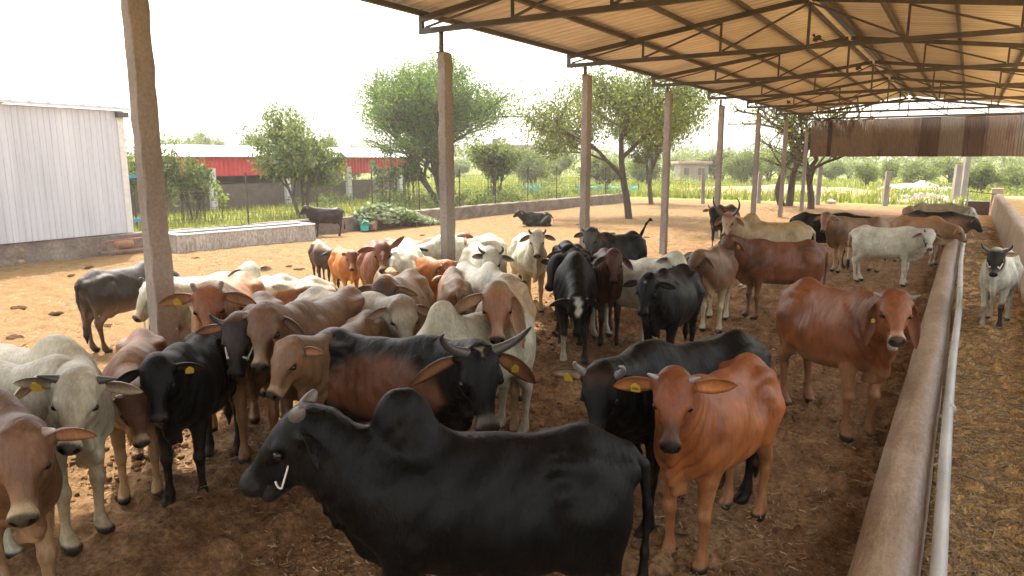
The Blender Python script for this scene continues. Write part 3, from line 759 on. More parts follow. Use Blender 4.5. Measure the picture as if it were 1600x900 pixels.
worn = mixc(N, L, vmath(N, L, 'MULTIPLY', wr.outputs[0], ramp(N, L, n1.outputs[0], [(.4, (.25,) * 3), (.6, (.9,) * 3)]).outputs[0]), base.outputs[0], (.30, .265, .24))
L.new(mixc(N, L, 1., worn, ramp(N, L, n2.outputs[0], [(.3, (.72,) * 3), (.7, (1.2,) * 3)]).outputs[0], 'MULTIPLY'), b.inputs['Base Color'])
rr = N.new('ShaderNodeMapRange'); rr.inputs[3].default_value = .45; rr.inputs[4].default_value = .85; L.new(n1.outputs[0], rr.inputs[0]); L.new(rr.outputs[0], b.inputs['Roughness'])
p = bump(N, L, n1.outputs[0], b, .5, .04); bump(N, L, n2.outputs[0], b, .4, .01, p); M['manger'] = m
simple('galvanised', (.34, .33, .31), (.52, .51, .48), 4, .58, .25, .004, .12, (1, .35, 1))
simple('red_sheet', (.46, .020, .030), (.58, .032, .042), 2, .5, .1, .01)
simple('white_roof', (.74, .74, .75), (.84, .84, .85), 2, .45, 0)
simple('brick_dark', (.085, .062, .052), (.15, .105, .085), 3, .9, .5, .03)
simple('iron', (.035, .025, .02), (.085, .05, .035), 8, .75, .2, .005)
simple('blue_paint', (.03, .16, .34), (.05, .22, .42), 5, .5, .1, .005)
simple('teal_net', (.02, .28, .25), (.04, .38, .33), 30, .7, .2, .01)
simple('red_soil', (.26, .13, .07), (.40, .23, .13), 1.5, .95, .6, .06)
simple('rubble', (.34, .26, .20), (.60, .52, .44), 2.2, .9, .5, .03)
simple('boulder', (.26, .20, .15), (.42, .34, .27), 3, .9, .6, .04)
simple('plaster_hut', (.20, .16, .14), (.30, .24, .21), 2, .9, .2, .02)
simple('hut_roof', (.35, .20, .17), (.45, .28, .24), 3, .9, .2, .02)
simple('rust_paint', (.20, .09, .06), (.34, .16, .11), 6, .8, .3, .01)
simple('water', (.06, .07, .05), (.09, .10, .07), 2, .08, .05, .01)

# thin dusty air
m = bpy.data.materials.new('haze'); m.use_nodes = True; N = m.node_tree.nodes; L = m.node_tree.links
N.remove(N['Principled BSDF']); pv = N.new('ShaderNodeVolumePrincipled'); pv.inputs['Color'].default_value = (.97, .94, .89, 1); pv.inputs['Density'].default_value = .0011; pv.inputs['Anisotropy'].default_value = .35
L.new(pv.outputs[0], N['Material Output'].inputs['Volume']); M['haze'] = m
mb = MB(); mb.box((-10, 65, 6.2), (230, 190, 15.2)); hz_ = mb.build('haze', M['haze']); tag(hz_, 'thin pale dusty air over the yard and fields', 'haze', None, 'stuff')

# ============================================================ the cattle shed: posts, trusses, roof
POLE_X = -6.5
POLE_Y = [3.861 + 4.55 * k for k in range(8)]
POST_LABELS = ['thick concrete post nearest the viewer, in front of the white metal shed',
    'concrete post second from the viewer, standing right of the big spreading tree',
    'concrete post third from the viewer, in front of the feathery yard tree crown',
    'concrete post fourth from the viewer, right of the leaning dark tree trunk',
    'concrete post fifth from the viewer, behind the black cow with a curled horn',
    'concrete post sixth from the viewer, rising behind the long-horned cream cow',
    'thin far concrete post seventh in the row, in front of a bare dark trunk',
    'farthest concrete post of the row, at the end of the rusty hanging sheets']
post_top = [4.05, 3.90, 4.02, 4.05, 4.0, 4.02, 4.0, 3.85]
for k, y in enumerate(POLE_Y):
    root = empty('concrete_post', (POLE_X, y, 0)); tag(root, POST_LABELS[k], 'post', 'concrete posts along the open side of the shed')
    rnd = random.Random(k); H_ = post_top[k]; bm = bmesh.new(); nz = 26; wx, wy = .145, .215
    if k > 2: wx, wy = .16, .18
    rings = []
    for i in range(nz + 1):
        z = -.12 + (H_ + .12) * i / nz; t = 1 - .10 * z / H_; r = []
        for (sx, sy) in ((-1, -.86), (-.86, -1), (.86, -1), (1, -.86), (1, .86), (.86, 1), (-.86, 1), (-1, .86)):
            j = rnd.uniform(-.006, .006) - (rnd.random() < .10) * .014 * (1 if (sx > .8 and sy > .5) else .4)
            r.append(bm.verts.new((sx * (wx / 2 * t + j), sy * (wy / 2 * t + j), z)))
        rings.append(r)
    for i in range(nz):
        for q in range(8): bm.faces.new((rings[i][q], rings[i][(q + 1) % 8], rings[i + 1][(q + 1) % 8], rings[i + 1][q]))
    bm.faces.new(rings[-1])
    me = bpy.data.meshes.new('post_body'); bm.to_mesh(me); bm.free(); me.materials.append(M['concrete']); obj_from('post_body', me, root)
    mb = MB(); mb.tube([(-.03, -.04, H_ - .05), (-.03, -.04, 4.185)], .035, 10); mb.box((-.03, -.04, H_ + .008), (.13, .15, .012)); mb.build('steel_stub', M['steel'], root)

EAVE_X, RIDGE_X = -6.95, -2.45
RIGHT_X = 1.72
Z_BOT, Z_EAVE, Z_RIDGE = 4.235, 4.40, 4.99
ROOF_Y0, ROOF_Y1 = -2.6, 36.1
roof = empty('shed_roof', (0, 0, 0)); tag(roof, 'long gabled corrugated metal roof on dark steel trusses over the cattle', 'roof')
def z_top(x): return Z_EAVE + (Z_RIDGE - Z_EAVE) * (1 - abs(x - RIDGE_X) / (RIDGE_X - EAVE_X))
def truss(y):
    t = MB(); w = .062
    bt = MB(); bt.bar((EAVE_X, y, Z_BOT), (RIGHT_X, y, Z_BOT), .06, .075)
    for s in (1, -1):
        xe = EAVE_X if s > 0 else RIGHT_X
        t.bar((xe, y, z_top(xe)), (RIDGE_X - s * .03, y, Z_RIDGE), .06, .085)
        t.bar((xe + s * .032, y + .001, Z_BOT + .04), (xe + s * .032, y + .001, Z_EAVE - .04), .058, .062, (1, 0, 0))
    wb = MB()
    px_ = [-5.35, -3.9]
    for s in (1, -1):
        X_ = [RIDGE_X + s * (x - RIDGE_X) for x in px_]
        for x in X_: wb.bar((x, y, Z_BOT + .04), (x, y, z_top(x) - .045), .036, .036, (1, 0, 0))
        wb.bar((X_[0] + s * .03, y + .003, Z_BOT + .045), (X_[1] - s * .02, y + .003, z_top(X_[1]) - .06), .032)
        wb.bar((X_[1] + s * .03, y + .003, Z_BOT + .045), (RIDGE_X - s * .03, y + .003, Z_RIDGE - .07), .032)
        wb.bar((max(EAVE_X + .1, min(RIGHT_X - .1, RIDGE_X - s * 4.4)), y + .003, Z_BOT + .05), (X_[0] - s * .02, y + .003, z_top(X_[0]) - .055), .028)
    wb.bar((RIDGE_X, y, Z_BOT + .04), (RIDGE_X, y, Z_RIDGE - .05), .042, .042, (1, 0, 0))
    o = bt.build('truss', M['steel'], roof); t.build('top_chord', M['steel'], o); wb.build('web', M['steel'], o)
for k, y in enumerate([POLE_Y[0] - 4.55] + POLE_Y): truss(y)
sl = math.atan2(Z_RIDGE - Z_EAVE, RIDGE_X - EAVE_X)
for s in (1, -1):
    for dx in (-4.46, -3.2, -2.05, -1.0, -.16):
        x = min(RIDGE_X + s * dx, RIGHT_X - .06); mb = MB(); nrm = (-s * math.sin(sl), 0, math.cos(sl))
        mb.bar((x, ROOF_Y0 + .03, z_top(x) + .078), (x, ROOF_Y1 - .03, z_top(x) + .078), .055, .07, nrm); mb.build('purlin', M['steel'], roof)
def corrugated(name, p0, u, v, lu, lv, pitch, amp, mat, parent, per=6, nv=2, nrm=None):
    """wavy along u, straight along v"""
    u = np.asarray(u, float); v = np.asarray(v, float); n = np.cross(u, v) if nrm is None else np.asarray(nrm, float); n = n / np.linalg.norm(n)
    k = int(lu / pitch * per) + 1; a = np.linspace(0, lu, k); h = amp * np.sin(a / pitch * 2 * np.pi); bb = np.linspace(0, lv, nv)
    P_ = np.asarray(p0, float) + a[:, None, None] * u + bb[None, :, None] * v + h[:, None, None] * n
    idx = np.arange(k * nv).reshape(k, nv)
    F = np.stack([idx[:-1, :-1].ravel(), idx[1:, :-1].ravel(), idx[1:, 1:].ravel(), idx[:-1, 1:].ravel()], 1)
    o = obj_from(name, fast_mesh(name, P_.reshape(-1, 3), F, mat, True), parent)
    sd_ = o.modifiers.new('thick', 'SOLIDIFY'); sd_.thickness = .003; sd_.offset = 1
    return o
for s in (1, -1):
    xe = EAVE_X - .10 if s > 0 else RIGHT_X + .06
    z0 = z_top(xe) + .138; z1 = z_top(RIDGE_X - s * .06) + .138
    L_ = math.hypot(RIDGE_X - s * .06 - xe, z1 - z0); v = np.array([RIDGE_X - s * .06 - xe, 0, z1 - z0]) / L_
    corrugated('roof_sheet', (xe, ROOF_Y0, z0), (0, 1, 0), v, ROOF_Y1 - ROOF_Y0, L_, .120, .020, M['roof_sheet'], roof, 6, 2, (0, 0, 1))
mb = MB()
for s in (1, -1):
    mb.add([(RIDGE_X, ROOF_Y0, Z_RIDGE + .215), (RIDGE_X, ROOF_Y1, Z_RIDGE + .215), (RIDGE_X - s * .30, ROOF_Y1, Z_RIDGE + .155), (RIDGE_X - s * .30, ROOF_Y0, Z_RIDGE + .155)], [(0, 1, 2, 3)])
o = mb.build('ridge_cap', M['ridge_metal'], roof); sd_ = o.modifiers.new('thick', 'SOLIDIFY'); sd_.thickness = .004

# rusty sheets hung across the far end
cur = empty('rusty_sheet_screen', (-6.36, POLE_Y[7] + .32, 2.55)); tag(cur, 'screen of rusty corrugated sheets hung across the far end of the shed', 'screen')
segs = [(.72, 'rusty_pale'), (.16, 'rusty_dark'), (.72, 'rusty_pale'), (.95, 'rusty_pale'), (.62, 'rusty_brown'), (1.25, 'rusty_brown'), (.75, 'rusty_dark'), (.85, 'grey_sheet'), (.75, 'rusty_dark'), (1.1, 'rusty_brown'), (.9, 'grey_sheet')]
x = 0.
for i, (w, mt) in enumerate(segs):
    corrugated('sheet_panel', (x, -.02 * (i % 2), random.uniform(-.03, .0)), (1, 0, 0), (0, 0, 1), w + .02, 1.62 + .004 * x, .095, .016, M[mt], cur, 6, 2, (0, -1, 0)); x += w
mb = MB(); mb.bar((-.03, .035, 1.60), (x, .035, 1.655), .045); mb.bar((-.03, .035, .10), (x, .035, .10), .045); mb.bar((.0, .037, .1), (.0, .037, 1.6), .04); mb.build('frame', M['steel'], cur)

# ============================================================ feed manger: low rounded wall, rail, tall wall
def extrude_y(name, prof, ys_, mat, parent=None, jit=.0, seed=0, closed=True, smooth=True):
    rs = np.random.RandomState(seed); prof = np.asarray(prof, float); V = []; n = len(prof)
    for j, y in enumerate(ys_):
        w = fbm(np.arange(n) * 3.1 + seed, np.full(n, y), .8, seed, 3) * jit
        for i, (x_, z_) in enumerate(prof): V.append((x_ + w[i] * .7, y, z_ + w[(i + 3) % n] * (z_ > .05)))
    F = []
    for j in range(len(ys_) - 1):
        for i in range(n if closed else n - 1):
            a = j * n + i; b_ = j * n + (i + 1) % n; F.append((a, a + n, b_ + n, b_))
    F.append(tuple(range(n))); F.append(tuple(range((len(ys_) - 1) * n, len(ys_) * n))[::-1])
    me = bpy.data.meshes.new(name); me.from_pydata(V, [], F); me.polygons.foreach_set('use_smooth', [smooth] * (len(F) - 2) + [False, False]); me.materials.append(mat); me.update()
    bm = bmesh.new(); bm.from_mesh(me); bmesh.ops.recalc_face_normals(bm, faces=bm.faces); bm.to_mesh(me); bm.free()
    return obj_from(name, me, parent)
yy = np.concatenate([np.arange(.6, 14, .12), np.arange(14, 34.6, .4)])
a_ = np.linspace(math.pi, 0, 11)
prof = [(-.325, -.1), (-.318, .2)] + [(-.165 + .15 * math.cos(a), .36 + .13 * math.sin(a) ** .8) for a in a_] + [(-.012, .2), (-.005, -.1)]
low = extrude_y('manger_wall', prof, yy, M['manger'], None, .018, 3); tag(low, 'low rounded cement manger wall with worn edge, running beside the metal rail', 'manger wall')
rail = empty('metal_rail', (.055, 0, 0)); tag(rail, 'long galvanised pipe rail running just inside the low manger wall', 'rail')
mb = MB(); ry = np.linspace(.7, 33.6, 24); mb.tube([(.012 * math.sin(y * .7), y, .50 + .008 * math.sin(y * 1.3)) for y in ry], .036, 14); mb.build('pipe', M['galvanised'], rail)
for y in (6.2, 12.3, 18.4, 24.5, 30.6):
    mb = MB(); mb.tube([(0, y - .03, .5), (0, y + .03, .5)], .044, 14); mb.build('coupling', M['galvanised'], rail)
for y in (2.5, 8.5, 14.5, 20.5, 26.5, 32.5):
    mb = MB(); mb.tube([(0, y, -.1), (0, y, .465)], .022, 8); mb.build('support', M['galvanised'], rail)
mb = MB(); mb.tube([(.0, 33.68, -.1), (.02, 33.68, 1.22)], .032, 10); mb.build('end_post', M['galvanised'], rail)
mb = MB(); mb.tube([(.02, 33.68, 1.16), (.98, 34.6, 1.02)], .016, 8); mb.build('cross_bar', M['iron'], rail)
prof = [(.90, -.1), (.925, .3), (.955, .65), (.985, .90), (1.0, .96), (1.03, .995), (1.08, 1.01), (1.20, 1.01), (1.25, .99), (1.27, .94), (1.28, -.1)]
yy = np.concatenate([np.arange(-1, 14, .3), np.arange(14, 36.1, .5)])
simple('tan_plaster', (.33, .24, .165), (.47, .37, .27), 1.6, .9, .4, .03, 0, (1, .5, 1))
hi_ = extrude_y('tall_manger_wall', prof, yy, M['tan_plaster'], None, .03, 8); tag(hi_, 'tall thick tan plastered wall on the right side of the feed lane', 'wall')
mb = MB(); mb.box((.44, 34.9, .32), (.85, .16, .76)); o = mb.build('lane_end_wall', M['brick_dark'], None, .01); tag(o, 'short dark cross wall closing the far end of the feed lane', 'wall')
mb = MB(); mb.box((.44, 34.9, .715), (.88, .2, .03)); mb.build('coping', M['pale_cap'], o)
mb = MB(); mb.box((1.10, 35.9, .55), (.42, .5, 1.35)); mb.build('end_pillar', M['tan_plaster'], hi_, .03)
mb = MB(); mb.box((6.3, 17, .33), (9.98, 41, 1.02)); o = mb.build('raised_bank', M['ground']); tag(o, kind='structure')

# ============================================================ yard boundary wall, water trough
WP = [(-19.1, -6.), (-18.75, 2.), (-18.30, 10.), (-17.55, 16.5), (-17.25, 25.), (-16.3, 38.2)]
def wall_x(y):
    return float(np.interp(y, [p[1] for p in WP], [p[0] for p in WP]))
def strip_wall(name, pts, h, th, mat, jit, seed):
    V = []; F = []; n = 0; rs = np.random.RandomState(seed); P_ = []
    for a, b_ in zip(pts[:-1], pts[1:]):
        k = max(2, int(math.dist(a, b_) / .35))
        for i in range(k): t = i / k; P_.append((a[0] + (b_[0] - a[0]) * t, a[1] + (b_[1] - a[1]) * t))
    P_.append(pts[-1])
    for x_, y_ in P_:
        j = rs.uniform(-jit, jit, 8)
        V += [(x_ + j[0], y_, -.1), (x_ + j[1], y_, h * .5), (x_ + j[2], y_, h - .03 + j[3]), (x_ - .04, y_, h + j[4]), (x_ - th + .04, y_, h + j[5]), (x_ - th + j[6], y_, h - .03), (x_ - th, y_, -.1)]
    k = 7
    for i in range(len(P_) - 1):
        for q in range(k - 1): a = i * k + q; F.append((a, a + 1, a + k + 1, a + k))
    F.append(tuple(range(k))); F.append(tuple(range((len(P_) - 1) * k, len(P_) * k)))
    mb = MB(); mb.add(V, F)
    return mb.build(name, mat)
o = strip_wall('boundary_wall', WP, .50, .30, M['stone_wall'], .018, 4); tag(o, 'low rough stone and plaster boundary wall along the back of the sunny yard', 'wall')
tr = empty('water_trough', (-17.40, 12.95, 0), math.atan2(.55, 4.6) * -1); tag(tr, 'long grey cement water trough with pale rim against the yard wall', 'trough')
mb = MB(); TL, TW, TH = 4.25, 1.0, .44
outer = [(.42, -TL / 2), (.5, -TL / 2 + .22), (.5, TL / 2 - .08), (.42, TL / 2), (-.5, TL / 2), (-.5, -TL / 2)]
def ring(o_, z_, k): return [(x_ * k[0], y_ * k[1], z_) for x_, y_ in o_]
A = ring(outer, -.05, (1.06, 1.01)); B_ = ring(outer, TH, (1, 1)); C_ = ring(outer, TH, (.66, .93)); D_ = ring(outer, .10, (.62, .92)); n = 6
mb.add(A + B_ + C_ + D_, [(i, (i + 1) % n, n + (i + 1) % n, n + i) for i in range(n)] + [(2 * n + i, 2 * n + (i + 1) % n, 3 * n + (i + 1) % n, 3 * n + i) for i in range(n)] + [tuple(range(3 * n, 4 * n))])
mb.build('basin', M['trough_plaster'], tr)
mb = MB(); B2 = ring(outer, TH + .004, (1.03, 1.01)); B3 = ring(outer, TH + .034, (1.03, 1.01)); C2 = ring(outer, TH + .034, (.64, .925)); C3 = ring(outer, TH + .004, (.64, .925))
mb.add(B2 + B3 + C2 + C3, [(k * n + i, k * n + (i + 1) % n, ((k + 1) % 4) * n + (i + 1) % n, ((k + 1) % 4) * n + i) for k in range(4) for i in range(n)]); mb.build('rim', M['pale_cap'], tr)
mb = MB(); mb.add(ring(outer, .33, (.65, .925)), [tuple(range(n))]); mb.build('water', M['water'], tr)

# ============================================================ white metal shed
ws = empty('white_metal_shed', (-18.42, 10.3, 0), math.atan2(.5, 10)); tag(ws, 'white corrugated metal shed on a stone base at the left of the yard', 'shed')
mb = MB()
def shed_wall(x0, y0, x1, y1, z0, z1, pitch=.135, rib=.022):
    """boxy ribbed cladding"""
    d = math.hypot(x1 - x0, y1 - y0); u = np.array([(x1 - x0) / d, (y1 - y0) / d]); nn = np.array([u[1], -u[0]]); P_ = []
    t = 0.
    while t < d:
        for f_, h_ in ((0, 0), (.62, 0), (.70, rib), (.92, rib), (1., 0)):
            tt = min(t + f_ * pitch, d); P_.append(np.array([x0, y0]) + u * tt + nn * h_)
        t += pitch
    V = []
    for q in P_: V += [(q[0], q[1], z0), (q[0], q[1], z1)]
    mb.add(V, [(2 * i, 2 * i + 2, 2 * i + 3, 2 * i + 1) for i in range(len(P_) - 1)])
shed_wall(0, -14, 0, -.02, .52, 3.62); shed_wall(-.02, 0, -8, 0, .52, 3.62); mb.build('wall', M['white_sheet'], ws)
mb = MB(); mb.box((.025, -.06, 2.07), (.05, .16, 3.1)); mb.build('corner_trim', M['pale_cap'], ws)
mb = MB(); mb.bar((.10, -14, 3.67), (.10, .16, 3.67), .10, .05)
mb.add([(.16, -14, 3.70), (.16, .2, 3.70), (-4.2, .2, 4.35), (-4.2, -14, 4.35)], [(0, 1, 2, 3)]); mb.add([(-8.4, -14, 3.70), (-8.4, .2, 3.70), (-4.2, .2, 4.352), (-4.2, -14, 4.352)], [(3, 2, 1, 0)])
for y in np.arange(-13.8, .2, .40): mb.box((.10, y, 3.72), (.16, .05, .035))
mb.build('roof', M['white_sheet'], ws)
mb = MB(); mb.box((.07, -.02, 3.52), (.14, .28, .13)); mb.build('gutter_bracket', M['steel'], ws)
mb = MB(); mb.box((-4.1, -7, .25), (8.1, 14, .54)); mb.build('plinth', M['stone_wall'], ws)

# ============================================================ red-fronted low shed beyond the fence
rs_ = empty('red_front_shed', (-30, 7, 0)); tag(rs_, 'long low shed with white roof and red front sheeting beyond the fence', 'shed')
Ln = 28.6
mb = MB(); k = int(Ln / .25)
V = []
for i in range(k + 1):
    for j, (o_, ) in enumerate(((0,), (.03,))): V += [(o_, Ln * min(1, (i + .5 * j) / k), 1.62), (o_, Ln * min(1, (i + .5 * j) / k), 2.53)]
mb.add(V, [(2 * i, 2 * i + 2, 2 * i + 3, 2 * i + 1) for i in range(len(V) // 2 - 1)]); mb.build('red_fascia', M['red_sheet'], rs_)
mb = MB(); mb.add([(.25, -.2, 2.55), (.25, Ln + .2, 2.55), (-3.4, Ln + .2, 3.13), (-3.4, -.2, 3.13)], [(0, 1, 2, 3)]); mb.add([(-7, -.2, 2.55), (-7, Ln + .2, 2.55), (-3.4, Ln + .2, 3.132), (-3.4, -.2, 3.132)], [(3, 2, 1, 0)])
o = mb.build('roof', M['white_roof'], rs_); sd_ = o.modifiers.new('thick', 'SOLIDIFY'); sd_.thickness = .03
mb = MB(); mb.add([(-.05, Ln, 2.5), (-6.8, Ln, 2.5), (-3.4, Ln, 3.08)], [(0, 1, 2)]); mb.add([(-.05, Ln - .01, 1.7), (-6.8, Ln - .01, 1.7), (-6.8, Ln - .01, 2.49), (-.05, Ln - .01, 2.49)], [(0, 1, 2, 3)]); mb.build('gable_end', M['red_sheet'], rs_)
mb = MB(); mb.box((-.2, Ln / 2 - .5, .55), (.25, Ln - 1, 1.35)); mb.build('brick_wall', M['brick_dark'], rs_)
mb = MB(); mb.box((-6.7, Ln / 2, 1.3), (.2, Ln, 2.6)); mb.build('rear_wall', M['brick_dark'], rs_)
for y in np.arange(.6, Ln, 4.4):
    mb = MB(); mb.box((-.02, y, .95), (.28, .30, 2.1)); mb.build('pillar', M['pale_cap'], rs_)

# ============================================================ wire fence behind the wall
fe = empty('wire_fence', (0, 0, 0)); tag(fe, 'thin iron post and wire fence standing on the yard wall', 'fence')
fy = [11.2 + 2.45 * i for i in range(11)]
for y in fy:
    mb = MB(); mb.bar((wall_x(y) - .18, y, .45), (wall_x(y) - .18 + random.uniform(-.03, .03), y, 2.02), .035, .035, (1, 0, 0)); mb.build('fence_post', M['iron'], fe)
mb = MB()
for z in (.66, .85, 1.05, 1.25, 1.5, 1.75): mb.tube([(wall_x(y) - .18, y, z + random.uniform(-.012, .012)) for y in fy], .0045, 4)
for i in range(len(fy) - 1):
    for t in np.arange(.1, 1, .1):
        y = fy[i] + t * 2.45; mb.bar((wall_x(y) - .18, y, .55), (wall_x(y) - .18, y, 1.5), .004)
mb.build('wire_mesh', M['iron'], fe)
bg = empty('blue_gate', (-19.0, 11.0, 0)); tag(bg, 'blue painted metal gate bars between the white shed and the nearest post', 'gate')
mb = MB(); mb.bar((0, -.6, 1.95), (.05, .45, 1.95), .05, .09); mb.bar((0, -.6, .78), (.05, .45, .78), .05, .09); mb.bar((.06, .48, .5), (.06, .48, 2.0), .05); mb.build('bar', M['blue_paint'], bg)
mb = MB()
for t in np.arange(0.05, 1, .08): mb.bar((.05 * t, -.6 + 1.0 * t, .82), (.05 * t, -.6 + 1.0 * t, 1.9), .006)
mb.build('wire_mesh', M['iron'], bg)

# ============================================================ far end of the yard: stub posts, rubble, mounds
for (px, py0, py1, w, lab) in [(1098, 318, 262, .20, 'weathered concrete stub post in the field behind the fifth shed post'), (1185, 318, 270, .2, 'short concrete stub post just behind the sixth shed post'),
        (1277, 320, 256, .22, 'grey stub post beside the slanting dark tree trunk'), (1382, 322, 268, .24, 'lone pale stub post standing at the field edge under the rusty screen'),
        (1491, 318, 257, .34, 'broad pale stub post at the far end of the manger rail'), (1503, 315, 215, .30, 'tall pale post behind the broad stub at the lane end')]:
    g_ = at_z(px, py0); d = math.hypot(g_[0], g_[1]); t_ = at_d(px, py1, d); mb = MB(); mb.box((0, 0, t_[2] / 2 - .05), (w, w, t_[2] + .1), taper=.9); o = mb.build('stub_post', M['concrete'], None, .012); o.location = (g_[0], g_[1], 0); o.rotation_euler = (0, R(random.uniform(-1.5, 1.5)), .4); tag(o, lab, 'post')
def stones(mbx, n, cx, cy, rx, ry, hmax, smin, smax, seed):
    r_ = random.Random(seed)
    for _ in range(n):
        a = r_.uniform(0, 6.283); q = r_.random() ** .6; x_ = cx + rx * q * math.cos(a); y_ = cy + ry * q * math.sin(a); s_ = r_.uniform(smin, smax)
        bm = bmesh.new(); bmesh.ops.create_icosphere(bm, subdivisions=1, radius=s_)
        for v in bm.verts: v.co = Vector((v.co.x * r_.uniform(.7, 1.4), v.co.y * r_.uniform(.7, 1.3), v.co.z * r_.uniform(.5, .9)))
        V = [(v.co.x + x_, v.co.y + y_, v.co.z + hmax * (1 - q) * r_.random() + s_ * .3) for v in bm.verts]; F = [tuple(v.index for v in f.verts) for f in bm.faces]; bm.free(); mbx.add(V, F)
mb = MB(); c_ = at_z(1446, 318); stones(mb, 210, c_[0], c_[1], 2.6, 1.3, .55, .06, .22, 5); o = mb.build('rubble', M['rubble']); tag(o, 'heap of pale broken stones at the field edge behind the far cattle', 'rubble', None, 'stuff')
def mound(name, cx, cy, rx, ry, h, mat, seed, lab, cat, rz=0.):
    n_ = 26; V = []; F = []
    for i in range(n_ + 1):
        for j in range(n_ + 1):
            u, v = i / n_ * 2 - 1, j / n_ * 2 - 1; rr_ = math.hypot(u, v); hh = h * max(0, 1 - rr_) ** 1.1
            hh *= 1 + .5 * float(fbm(np.array([u * 2 + 5]), np.array([v * 2 + seed]), 1.7, seed, 4)[0]); V.append((u * rx, v * ry, hh - .06))
    for i in range(n_):
        for j in range(n_): a = i * (n_ + 1) + j; F.append((a, a + n_ + 1, a + n_ + 2, a + 1))
    mb = MB(); mb.add(V, F, True); o = mb.build(name, mat); o.location = (cx, cy, 0); o.rotation_euler = (0, 0, rz); tag(o, lab, cat); return o
c_ = at_z(1215, 304); mound('earth_mound', c_[0], c_[1], 10.5, 3.4, .95, M['red_soil'], 3, 'long low mound of reddish dug earth in the green field', 'mound', .25)
c_ = at_z(1430, 301); mound('sand_mound', c_[0], c_[1], 4.2, 2.4, .95, M['boulder'], 9, 'pale sandy mound in the field right of the lone stub post', 'mound', .1)
g_ = at_z(1297, 319); mb = MB(); stones(mb, 1, 0, 0, .01, .01, .0, .28, .3, 2); o = mb.build('boulder', M['boulder']); o.location = (g_[0], g_[1], 0); tag(o, 'small grey boulder lying at the field edge under the screen', 'boulder')
g_ = at_z(143, 397); mb = MB(); bm = bmesh.new(); bmesh.ops.create_icosphere(bm, subdivisions=3, radius=.26)
V = [(v.co.x * 1.15 + .05 * math.sin(9 * v.co.y), v.co.y * 1.3 + .06 * math.sin(8 * v.co.z + 2), v.co.z * .95 + .05 * math.sin(11 * v.co.x) + .1) for v in bm.verts]; mb.add(V, [tuple(v.index for v in f.verts) for f in bm.faces], True); bm.free()
o = mb.build('boulder', M['boulder']); o.location = (g_[0] - .25, g_[1], 0); tag(o, 'rounded tan boulder against the stone base of the white shed', 'boulder')
# old handcart frame with a clay-red drum
g_ = at_z(196, 396); ct = empty('handcart', (g_[0] - .1, g_[1], 0), R(82)); tag(ct, 'rusty handcart frame holding a reddish drum by the white shed base', 'cart')
mb = MB()
for y in (-.22, .22):
    mb.tube([(-.62, y, .10), (-.55, y, .30), (-.45, y, .36), (.45, y, .38), (.58, y, .32), (.66, y, .16)], .018, 7); mb.bar((-.6, y, .09), (.66, y, .09), .035)
    for x_ in (-.45, -.2, .45): mb.bar((x_, y, .09), (x_ + (.12 if x_ == -.45 else 0), y, .36), .022)
for x_ in (-.6, .0, .6): mb.bar((x_, -.22, .092), (x_, .22, .092), .03)
mb.build('frame', M['rust_paint'], ct)
V, F = tube_mesh([(-.26, 0, .24), (-.18, 0, .24), (.12, 0, .24), (.22, 0, .24), (.27, 0, .24)], [.05, .12, .135, .12, .06], 16); mb = MB(); mb.add(V, F, True); mb.build('drum', M['red_soil'], ct)
# tubs beside the cut branches
for (px, py, r0, mt, lab) in [(570, 361, .19, 'teal_net', 'teal plastic tub standing beside the cut leafy branches'), (584, 360, .15, 'red_soil', 'brown clay tub between the teal tub and the cut branches')]:
    g_ = at_z(px, py); mb = MB(); n = 18; V = []; F = []
    for r_, z_ in ((r0 * .75, .02), (r0, .36), (r0 * 1.08, .37), (r0 * 1.08, .395), (r0 * .95, .395), (r0 * .7, .06)): V += [(r_ * math.cos(6.2832 * i / n), r_ * math.sin(6.2832 * i / n), z_) for i in range(n)]
    for k in range(5):
        for i in range(n): F.append((k * n + i, k * n + (i + 1) % n, (k + 1) * n + (i + 1) % n, (k + 1) * n + i))
    F.append(tuple(range(n))); F.append(tuple(range(5 * n, 6 * n))); mb.add(V, F, True); o = mb.build('tub', M[mt]); o.location = (g_[0], g_[1], 0); tag(o, lab, 'tub')
# shade nets hung on stakes
for (px0, px1, pyb, pyt, lab) in [(818, 846, 307, 288, 'small teal shade net hung on stakes in the scrub beyond the wall'), (900, 998, 306, 290, 'long teal shade net behind the yard wall and third post')]:
    d = 50.; a = at_d(px0, pyt, d); b_ = at_d(px1, pyt, d); zb = at_d(px0, pyb, d)[2]; o = empty('shade_net', (a[0], a[1], 0)); tag(o, lab, 'net')
    n = 14; V = []
    for i in range(n + 1):
        t = i / n; sag = -.10 * math.sin(t * math.pi * 3) ** 2; wv = .08 * math.sin(t * 17)
        for z_ in (a[2] + sag, (a[2] + zb) / 2, max(zb, .02) + .1 * math.sin(t * 9)): V.append(((b_[0] - a[0]) * t + wv * .5, (b_[1] - a[1]) * t + wv * (1 + (z_ < a[2] - .3)), z_))
    mb = MB(); mb.add(V, [(3 * i + k, 3 * i + 3 + k, 3 * i + 4 + k, 3 * i + 1 + k) for i in range(n) for k in (0, 1)], True); q = mb.build('net_cloth', M['teal_net'], o); sd_ = q.modifiers.new('thick', 'SOLIDIFY'); sd_.thickness = .01
    for t in (0, .5, 1):
        mb = MB(); mb.tube([((b_[0] - a[0]) * t, (b_[1] - a[1]) * t, -.05), ((b_[0] - a[0]) * t, (b_[1] - a[1]) * t, a[2] + .15)], .035, 6); mb.build('stake', M['iron'], o)
